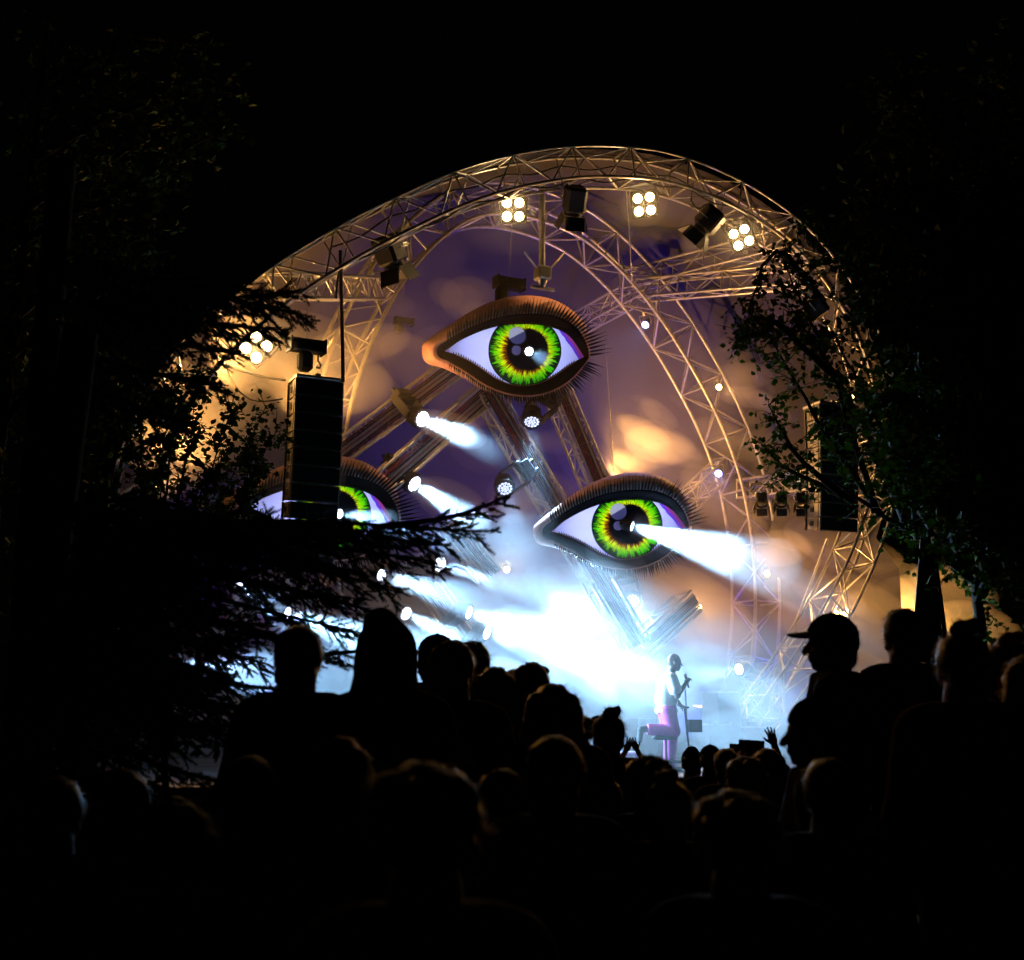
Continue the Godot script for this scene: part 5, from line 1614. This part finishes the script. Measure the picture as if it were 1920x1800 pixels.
func build_crowd() -> void:
	var bodies := {}
	for k in ["stand", "hands", "phone", "wave"]:
		var d := body_fields(k)
		var b := Build.new()
		d.body.into(b, 0.019, 0.035)
		head_into(b, Vector3(0, 1.66, 0), Basis())
		for i in 2:
			var a: Array = d.arms[i]
			var up: bool = a[2].y > 1.5
			var fw: Vector3 = (a[2] - a[1]).normalized()
			var open: float = 1.0 if k in ["hands", "wave"] and up else 0.3
			hand_into(b, a[2], fw + (Vector3(0, 0.3, 0) if up else Vector3.ZERO), Vector3(0, 0, 1) if up and k != "phone" else Vector3(-signf(a[2].x), 0, 0.2), open, 0.05 if open > 0.5 else (0.5 if k == "phone" else 0.3), 1.0 if i == 0 else -1.0, 1.0, 0.007)
		var s := Build.new()
		d.shirt.into(s, 0.02, 0.035, 0.012, func(p: Vector3): return maxf(0.86 - p.y, (p.y - 1.54) if absf(p.x) < 0.14 else -1.0))
		var t := Build.new()
		d.pants.into(t, 0.021, 0.03, 0.008, func(p: Vector3): return maxf(p.y - 1.0, 0.1 - p.y))
		bodies[k] = [b.done(), s.done(), t.done()]
	var hairs := {}
	var n := 0
	for k in ["short", "curly", "long", "bun", "under"]:
		hairs[k] = hair_mesh(k, 100 + n); n += 1
	var capm := cap_mesh()
	var be := Build.new()
	var f := Field.new()
	f.egg(Vector3(0, 1.69, -0.014), Vector3(0.09, 0.108, 0.104)).egg(Vector3(0, 1.78, -0.04), Vector3(0.04, 0.03, 0.04))
	f.into(be, 0.011, 0.03, 0.0, func(p: Vector3): return 1.675 - p.y + p.z * 0.25)
	var bm := be.done()
	var ho := Build.new()
	f = Field.new()
	f.egg(Vector3(0, 1.68, -0.02), Vector3(0.112, 0.125, 0.125)).egg(Vector3(0.015, 1.79, -0.05), Vector3(0.06, 0.055, 0.06)).chain([Vector3(0, 1.6, -0.03), Vector3(0, 1.45, -0.03)], [0.115, 0.15]).cap(Vector3(-0.13, 1.43, -0.02), Vector3(0.13, 1.43, -0.02), 0.08, 0.08)
	f.into(ho, 0.014, 0.04, 0.0, func(p: Vector3): return 0.078 - (p - Vector3(0, 1.645, 0.1)).length())
	var hm := ho.done()
	var gl := Build.new()
	for sx in [-1.0, 1.0]:
		gl.lathe([Vector2(0.0, 0.0), Vector2(0.03, 0.0), Vector2(0.032, 0.004), Vector2(0.0, 0.006)], Transform3D(Basis(Vector3.RIGHT, 0.75), Vector3(sx * 0.036, 1.758, 0.072)), 14)
		gl.tube([Vector3(sx * 0.065, 1.757, 0.066), Vector3(sx * 0.088, 1.742, 0.0), Vector3(sx * 0.084, 1.70, -0.05)], 0.003, 5)
	gl.tube([Vector3(-0.012, 1.766, 0.076), Vector3(0.012, 1.766, 0.076)], 0.003, 5)
	var gm := gl.done()
	var skin := mat(Color(0.22, 0.12, 0.085), 0.75, 0.0, 0.25)
	var tones := []
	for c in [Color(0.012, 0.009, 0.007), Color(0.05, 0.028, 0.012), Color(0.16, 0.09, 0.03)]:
		var m := mat(c, 0.55, 0.0, 0.4)
		m.rim_enabled = true
		m.rim = 0.12
		tones.append(m)
	var cloth := []
	for c in [Color(0.015, 0.015, 0.018), Color(0.03, 0.03, 0.04), Color(0.02, 0.03, 0.05), Color(0.05, 0.03, 0.025), Color(0.025, 0.03, 0.02)]: cloth.append(mat(c, 1.0, 0.0, 0.05))
	var jean := mat(Color(0.02, 0.025, 0.045), 1.0, 0.0, 0.05)
	for i in crowd.size():
		var c: Array = crowd[i]
		var s: float = person_scale[i]
		var at := Vector3(feet[i][0], feet[i][2], feet[i][1])
		var to_stage := atan2(-(arch_at.x - at.x), -(arch_at.z - at.z)) + PI
		var turn := to_stage + deg_to_rad(c[5])
		# when the head is placed by its own middle, a profile stands where the photo shows it
		var t := thing("person", c[6], "person", at, Basis(Vector3.UP, turn).scaled_local(Vector3.ONE * s), "people in the crowd")
		var bd: Array = bodies[c[3]]
		part("body", bd[0], skin, t)
		part("shirt", bd[1], cloth[i % cloth.size()], t)
		part("trousers", bd[2], jean, t)
		match c[4]:
			"cap":
				part("hair", hairs.under, tones[c[7]], t)
				var cp := part("cap", capm[0], cloth[(i + 1) % 3], t)
				part("brim", capm[1], cloth[(i + 1) % 3], cp)
			"beanie":
				part("hair", hairs.under, tones[c[7]], t)
				part("beanie", bm, cloth[(i + 2) % 3], t)
			"hood":
				part("hood", hm, cloth[0], t)
			"glasses":
				part("hair", hairs.short, tones[c[7]], t)
				part("sunglasses", gm, M.black, t)
			"glasses_bun":
				part("hair", hairs.bun, tones[c[7]], t)
				part("sunglasses", gm, M.black, t)
			_:
				part("hair", hairs[c[4]], tones[c[7]], t)
		if c[3] == "phone":
			var ph := Build.new()
			ph.box(Vector3(-0.078, -0.038, -0.0045), Vector3(0.078, 0.038, 0.0045), Transform3D(), 0.004)
			var o := thing("phone", "%s held up sideways in front of the stage" % ("smaller dark phone" if c[2] > 9.5 else "larger dark phone"), "phone", t.transform * Vector3(0, 1.80, 0.38), Basis(Vector3.UP, turn) * Basis(Vector3.BACK, 0.06).scaled(Vector3.ONE * (1.0 if c[2] > 9.5 else 1.15)), "phones held up in the crowd")
			part("case", ph.done(), M.black, o)
			var cm := Build.new()
			cm.box(Vector3(0.045, 0.01, 0.0045), Vector3(0.068, 0.032, 0.0065), Transform3D(), 0.001)
			part("camera_bump", cm.done(), M.black, o)

# ---------------------------------------------------------------- trees and shrubs
func leaf_mesh() -> ArrayMesh:
	var b := Build.new()
	var half := [Vector3(0, 0, 0), Vector3(0.33, 0.3, 0.06), Vector3(0.36, 0.55, 0.05), Vector3(0.0, 1.0, -0.08)]
	for s in [-1.0, 1.0]:
		var p := []
		for q in half: p.append(Vector3(q.x * s, q.y, q.z))
		p.insert(1, Vector3(0, 0.5, -0.02))
		b.face([p[0], p[2], p[3], p[4]] if s > 0 else [p[0], p[4], p[3], p[2]])
	return b.done()

func twig_mesh() -> ArrayMesh:    # a spruce shoot, one unit long along x, set with needles all round
	var g := RandomNumberGenerator.new()
	g.seed = 12
	var b := Build.new()
	b.tube([Vector3.ZERO, Vector3(0.5, -0.015, 0), Vector3(1, -0.06, 0)], [0.014, 0.011, 0.005], 4)
	for i in 230:
		var t := g.randf()
		var a := g.randf() * TAU
		var p := Vector3(t, -0.06 * t * t, 0)
		var d := Vector3(g.randf_range(0.5, 1.1), cos(a), sin(a)).normalized()
		var len := g.randf_range(0.2, 0.28) * (1.0 - 0.35 * t)
		var w := d.cross(Vector3(g.randfn(), g.randfn(), g.randfn())).normalized() * 0.010
		var nn := w.cross(d).normalized()
		var k := b.vert(p - w, nn)
		b.vert(p + w, nn); b.vert(p + d * len, nn)
		b.tri(k, k + 1, k + 2)
	return b.done()

func scatter(called: String, mesh: Mesh, m: Material, parent: Node, xfs: Array, cols := []) -> void:
	var mm := MultiMesh.new()
	mm.transform_format = MultiMesh.TRANSFORM_3D
	mm.use_colors = not cols.is_empty()
	mm.mesh = mesh
	mm.instance_count = xfs.size()
	for i in xfs.size():
		mm.set_instance_transform(i, xfs[i])
		if not cols.is_empty(): mm.set_instance_color(i, cols[i])
	var o := MultiMeshInstance3D.new()
	o.name = called
	o.multimesh = mm
	o.material_override = m
	o.set_meta("kind", "stuff")
	parent.add_child(o, true)

func leafy(called: String, label: String, category: String, base: Vector3, limbs: Array, trunk_r: float, twigs_per_m: float, twig_len: float, leaves_per_twig: int, leaf_size: float, sd: int, droop := 0.0, from := 0.15, tint := Color(1, 1, 1)) -> void:
	# limbs: lists of points in the world; each bears twigs, each twig leaves
	var g := RandomNumberGenerator.new()
	g.seed = sd
	var t := thing(called, label, category, base)
	var wood := Build.new()
	var xfs := []
	var cols := []
	var first := true
	for lm in limbs:
		var pts := spline(lm, 0.25)
		var len := 0.0
		for i in pts.size() - 1: len += (pts[i + 1] - pts[i]).length()
		var rel := []
		var rr := []
		var r0: float = trunk_r if first else trunk_r * 0.34
		for i in pts.size():
			rel.append(pts[i] - base + Vector3(g.randfn(), g.randfn(), g.randfn()) * 0.012 * (0 if i == 0 else 1))
			rr.append(maxf(0.006, r0 * (1.0 - 0.9 * float(i) / (pts.size() - 1))))
		wood.tube(rel, rr, 7)
		first = false
		for k in int(len * twigs_per_m):
			var f := lerpf(from, 1.0, g.randf()) * (rel.size() - 1)
			var i0 := mini(int(f), rel.size() - 2)
			var p: Vector3 = rel[i0].lerp(rel[i0 + 1], f - i0)
			var tg: Vector3 = (rel[i0 + 1] - rel[i0]).normalized()
			var d := (tg * 0.7 + Vector3(g.randfn(), g.randfn(), g.randfn()) * 0.75 + Vector3(0, -droop, 0)).normalized()
			var tl := twig_len * g.randf_range(0.4, 1.2)
			var tp := [p, p + d * tl * 0.5 + Vector3(0, 0.02, 0), p + d * tl + Vector3(0, -droop * tl * 0.35, 0)]
			wood.tube(tp, [0.006, 0.0045, 0.002], 3, false)
			for q in leaves_per_twig:
				var u := g.randf_range(0.15, 1.05)
				var lp: Vector3 = tp[0].lerp(tp[2], u) + Vector3(g.randfn(), g.randfn(), g.randfn()) * 0.02
				var bs := Basis.from_euler(Vector3(g.randf() * TAU, g.randf() * TAU, g.randf() * TAU)).scaled(Vector3.ONE * leaf_size * g.randf_range(0.6, 1.25))
				xfs.append(Transform3D(bs, lp))
				var v := g.randf_range(0.55, 1.25)
				cols.append(Color(v * tint.r * g.randf_range(0.85, 1.3), v * tint.g, v * tint.b * g.randf_range(0.6, 1.1)))
	part("trunk", wood.done(), M.bark, t)
	scatter("crown", leaf_m, M.leaf, t, xfs, cols)

var leaf_m: ArrayMesh

func conifer(label: String, base: Vector3, trunk: Array, boughs: Array, sd: int, shoot: float) -> void:
	var g := RandomNumberGenerator.new()
	g.seed = sd
	var t := thing("spruce_tree", label, "tree", base, Basis(), "conifers at the left")
	var wood := Build.new()
	var tr := []
	for p in trunk: tr.append(p - base)
	wood.tube(spline(tr, 0.4), 0.12, 9)
	part("trunk", wood.done(), M.bark, t)
	var bw := Build.new()
	var xfs := []
	for b in boughs:
		var pts := spline(b, 0.06)
		var rel := []
		var rr := []
		var n := pts.size()
		for i in n:
			rel.append(pts[i] - base); rr.append(lerpf(0.022, 0.004, float(i) / n))
		bw.tube(rel, rr, 5)
		var total := n * 0.06
		for i in range(1, n):
			var u := float(i) / (n - 1)
			var tg: Vector3 = (rel[i] - rel[i - 1]).normalized()
			var sd2 := tg.cross(Vector3.UP).normalized()
			for s in [-1.0, 1.0]:
				if g.randf() < 0.25: continue
				# side branchlet, itself set with shoots
				var reach := (0.16 + 0.5 * (1.0 - u)) * g.randf_range(0.5, 1.1) * minf(1.0, total / 1.2)
				var d: Vector3 = (tg * 0.75 + sd2 * s * 0.85 + Vector3(0, -0.2 + g.randfn() * 0.3, 0)).normalized()
				var end: Vector3 = rel[i] + d * reach + Vector3(0, -reach * 0.15, 0)
				bw.tube([rel[i], end], [0.005, 0.002], 3, false)
				var m := maxi(1, int(reach / (shoot * 0.55)))
				for k in m:
					var p: Vector3 = rel[i].lerp(end, (k + 0.3) / m)
					var dd: Vector3 = (d + (sd2 * (1.0 if k % 2 == 0 else -1.0) * 0.6) * g.randf_range(0.2, 1.0) + Vector3(g.randfn() * 0.4, -0.3 * g.randf() + g.randfn() * 0.4, g.randfn() * 0.4)).normalized()
					xfs.append(shoot_xf(p, dd, shoot * g.randf_range(0.6, 1.15), g))
				xfs.append(shoot_xf(end - d * shoot * 0.5, d, shoot, g))
			xfs.append(shoot_xf(rel[i] - tg * shoot * 0.5, (tg + Vector3(g.randfn(), g.randfn(), g.randfn()) * 0.12).normalized(), shoot, g))
	part("boughs", bw.done(), M.bark, t).set_meta("kind", "stuff")
	scatter("needles", twig_m, M.needle, t, xfs)

var twig_m: ArrayMesh

func shoot_xf(p: Vector3, d: Vector3, len: float, g: RandomNumberGenerator) -> Transform3D:
	var y := (Vector3.UP - d * d.y).normalized() if absf(d.y) < 0.95 else Vector3.RIGHT
	var bs := Basis(d, y, d.cross(y)).rotated(d, g.randf() * TAU)
	return Transform3D(bs.scaled_local(Vector3.ONE * len), p)

func build_trees() -> void:
	leaf_m = leaf_mesh()
	twig_m = twig_mesh()
	# spruce at the left, its boughs reaching in front of the stage
	var D := 8.0
	var low := []
	for q in [[[150, 1000], [520, 978], [905, 997]], [[200, 960], [520, 985], [830, 1022]], [[150, 990], [480, 1010], [810, 1052]], [[180, 1000], [450, 1040], [735, 1102]], [[160, 1010], [420, 1075], [715, 1150]], [[150, 1040], [400, 1120], [690, 1190]], [[120, 1020], [360, 1075], [640, 1120]],
			[[100, 1060], [330, 1140], [560, 1200]], [[90, 1100], [300, 1190], [500, 1245]], [[60, 1120], [240, 1230], [430, 1290]], [[120, 960], [360, 1000], [600, 985]], [[140, 960], [380, 1000], [600, 1050]], [[200, 1000], [420, 1020], [680, 1075]], [[300, 980], [560, 990], [760, 1000]], [[100, 1180], [330, 1260], [560, 1300]], [[80, 1220], [330, 1310], [600, 1330]], [[60, 1000], [200, 1050], [420, 1100]], [[100, 960], [260, 935], [420, 975]]]:
		var b := []
		var dd := D + rng.randf_range(-0.5, 0.6)
		for p in q: b.append(px(p[0], p[1], dd + (p[0] - 300) * -0.0006))
		low.append(b)
	for q in [[60, 1080, 260, 1180, 440, 1200], [80, 1120, 240, 1220, 400, 1260], [60, 1160, 220, 1260, 380, 1320], [100, 1090, 300, 1150, 470, 1170], [50, 1200, 180, 1290, 330, 1340], [90, 1040, 240, 1100, 380, 1130], [60, 1230, 300, 1340, 520, 1400], [40, 1300, 260, 1420, 470, 1480], [30, 1380, 220, 1500, 420, 1570], [20, 1440, 200, 1570, 380, 1660], [10, 1500, 160, 1640, 330, 1760], [40, 1180, 150, 1300, 330, 1390], [20, 1260, 120, 1400, 240, 1500], [10, 1340, 100, 1500, 200, 1620], [60, 1150, 220, 1220, 400, 1330]]:
		low.append([px(q[0], q[1], 8.0), px(q[2], q[3], 7.4), px(q[4], q[5], 6.9)])
	var thin := [px(700, 990, 7.6), px(850, 968, 7.5), px(942, 934, 7.4)]
	low.append(thin)
	low.append([px(540, 1240, 7.2), px(620, 1226, 7.1), px(690, 1220, 7.0)])
	var base := px(80, 1300, 8.4)
	base.y = ground_y(base.x, base.z) - 0.05
	conifer("dark spruce at left with low boughs hanging before the left eye", base, [base, base + Vector3(0, 2.2, 0.05), base + Vector3(0.1, 4.2, 0)], low, 5, 0.1)
	var high := []
	for q in [[[120, 470], [350, 540], [575, 592]], [[100, 520], [320, 560], [560, 548]], [[140, 560], [330, 600], [525, 618]], [[80, 600], [280, 640], [440, 660]], [[100, 640], [250, 690], [410, 720]], [[90, 500], [300, 530], [480, 545]], [[70, 690], [200, 740], [330, 790]], [[60, 560], [240, 590], [420, 610]]]:
		var b := []
		var dd := 10.4 + rng.randf_range(-0.4, 0.5)
		for p in q: b.append(px(p[0], p[1], dd))
		high.append(b)
	var base2 := px(40, 1300, 10.8)
	base2.y = ground_y(base2.x, base2.z) - 0.05
	conifer("taller spruce at left with boughs below the left end of the arch", base2, [base2, base2 + Vector3(0, 3.4, 0), base2 + Vector3(0.05, 6.6, 0)], high, 6, 0.15)
	# leafy shrub in front of the left haze
	var sb := px(330, 1330, 15.5)
	sb.y = ground_y(sb.x, sb.z) - 0.05
	var limbs := [[sb, px(300, 1120, 15.5), px(270, 900, 15.5), px(255, 740, 15.5)]]
	for q in [[300, 1100, 340, 900, 375, 690], [310, 1100, 380, 930, 440, 745], [320, 1100, 410, 940, 500, 760], [320, 1120, 430, 960, 520, 800], [300, 1050, 320, 850, 330, 700], [300, 1050, 260, 880, 205, 780], [290, 1050, 230, 940, 160, 880], [320, 1100, 440, 980, 470, 830], [300, 1100, 350, 960, 420, 860], [300, 1100, 300, 960, 300, 800]]:
		limbs.append([px(q[0], q[1], 15.5), px(q[2], q[3], 15.4 + rng.randf_range(-0.5, 0.5)), px(q[4], q[5], 15.4 + rng.randf_range(-0.6, 0.6))])
	leafy("leafy_bush", "tall bush with small leaves backlit by amber haze at left", "bush", sb, limbs, 0.05, 20.0, 0.34, 7, 0.085, 21, 0.15, 0.3)
	# broad tree far left, nearly lost in the dark
	var tb := px(-40, 1300, 14.0)
	tb.y = ground_y(tb.x, tb.z) - 0.05
	limbs = [[tb, px(-10, 900, 14.0), px(40, 500, 14.0), px(90, 60, 14.0)]]
	for q in [[10, 700, 130, 560, 250, 480], [20, 600, 180, 480, 300, 430], [40, 400, 200, 300, 330, 240], [60, 300, 250, 200, 420, 170], [60, 200, 220, 90, 390, 90], [0, 800, 90, 700, 170, 620], [40, 450, 240, 350, 420, 230]]:
		limbs.append([px(q[0], q[1], 14.0), px(q[2], q[3], 14.0 + rng.randf_range(-1, 1)), px(q[4], q[5], 14.0 + rng.randf_range(-1, 1))])
	leafy("broadleaf_tree", "tall dark broadleaf tree rising at the far left", "tree", tb, limbs, 0.16, 15.0, 0.6, 8, 0.11, 22, 0.3)
	# tree at the right with drooping leafy branches in front of the arch
	var rb := px(1850, 1330, 15.0)
	rb.y = ground_y(rb.x, rb.z) - 0.05
	limbs = [[rb, px(1835, 1150, 15.0), px(1790, 1060, 15.0), px(1730, 1005, 15.0), px(1640, 960, 15.0), px(1560, 900, 15.1)]]
	for q in [[1830, 1130, 1850, 800, 1800, 300], [1830, 1000, 1760, 700, 1640, 380], [1850, 900, 1700, 620, 1520, 400], [1700, 990, 1600, 760, 1470, 560], [1650, 965, 1540, 800, 1420, 590], [1600, 940, 1500, 860, 1440, 760], [1640, 960, 1560, 700, 1460, 470], [1760, 1030, 1650, 800, 1560, 620], [1800, 1050, 1740, 850, 1650, 650],
			[1840, 1100, 1800, 850, 1740, 560], [1850, 1100, 1880, 800, 1900, 500], [1840, 900, 1800, 560, 1730, 240], [1580, 930, 1480, 880, 1425, 830], [1560, 700, 1440, 600, 1395, 640], [1540, 560, 1450, 470, 1400, 600], [1720, 1010, 1700, 900, 1620, 830], [1740, 1020, 1770, 900, 1790, 780], [1830, 1130, 1890, 1000, 1920, 900], [1800, 1060, 1850, 960, 1870, 860]]:
		limbs.append([px(q[0], q[1], 15.0), px(q[2], q[3], 15.0 + rng.randf_range(-1.0, 0.9)), px(q[4], q[5], 15.0 + rng.randf_range(-1.2, 1.0))])
	leafy("broadleaf_tree", "leafy tree at right with thin branches hanging before the arch", "tree", rb, limbs, 0.13, 17.0, 0.4, 9, 0.075, 23, 0.35, 0.2)
	var r2 := px(1990, 1330, 12.0)
	r2.y = ground_y(r2.x, r2.z) - 0.05
	limbs = [[r2, px(1980, 1000, 12.0), px(1960, 600, 12.0), px(1900, 150, 12.0)]]
	for q in [[1980, 900, 1860, 740, 1720, 640], [1980, 850, 1800, 700, 1640, 560], [1980, 900, 1830, 800, 1660, 740], [1980, 950, 1840, 880, 1690, 840], [1980, 1000, 1880, 950, 1740, 930], [1960, 700, 1800, 560, 1620, 470], [1960, 560, 1800, 420, 1640, 400], [1970, 800, 1860, 600, 1740, 470], [1960, 650, 1830, 450, 1690, 330], [1950, 500, 1820, 280, 1680, 170], [1980, 1000, 1900, 900, 1830, 830], [1985, 1050, 1900, 1000, 1860, 960]]:
		limbs.append([px(q[0], q[1], 12.0), px(q[2], q[3], 12.0 + rng.randf_range(-0.8, 0.8)), px(q[4], q[5], 12.0 + rng.randf_range(-0.8, 0.8))])
	leafy("broadleaf_tree", "second dark tree filling the right edge of the view", "tree", r2, limbs, 0.14, 60.0, 0.7, 12, 0.1, 24, 0.3)
	# dark blue cloth hanging from the right tree's trunk
	var top := px(1742, 1008, 13.5)
	var cl := Build.new()
	var rows := 14
	for r in rows + 1:
		var f := float(r) / rows
		for i in 13:
			var u := i / 12.0
			var x := lerpf(1728 - 18 * f, 1752 + 34 * f, u)
			var y := lerpf(1006, 1232 + 26 * u, f)
			var p := px(x, y, 13.5 + 0.07 * sin(u * 16.0 + f * 1.5) * f + 0.25 * sin(u * PI))
			cl.vert(p - top, Vector3(0, 0, 1))
	for r in rows:
		for i in 12:
			var q := r * 13 + i
			cl.quad(q, q + 1, q + 14, q + 13)
	for side in 1:
		var hem := []
		for i in 13: hem.append(cl.v[rows * 13 + i])
		cl.tube(hem, 0.018, 5)
		var edge := []
		for r in rows + 1: edge.append(cl.v[r * 13])
		cl.tube(edge, 0.014, 5)
	solo("hanging_cloth", cl.done(), M.blue_tarp, "dark blue cloth hanging folded from the right tree", "cloth", top)
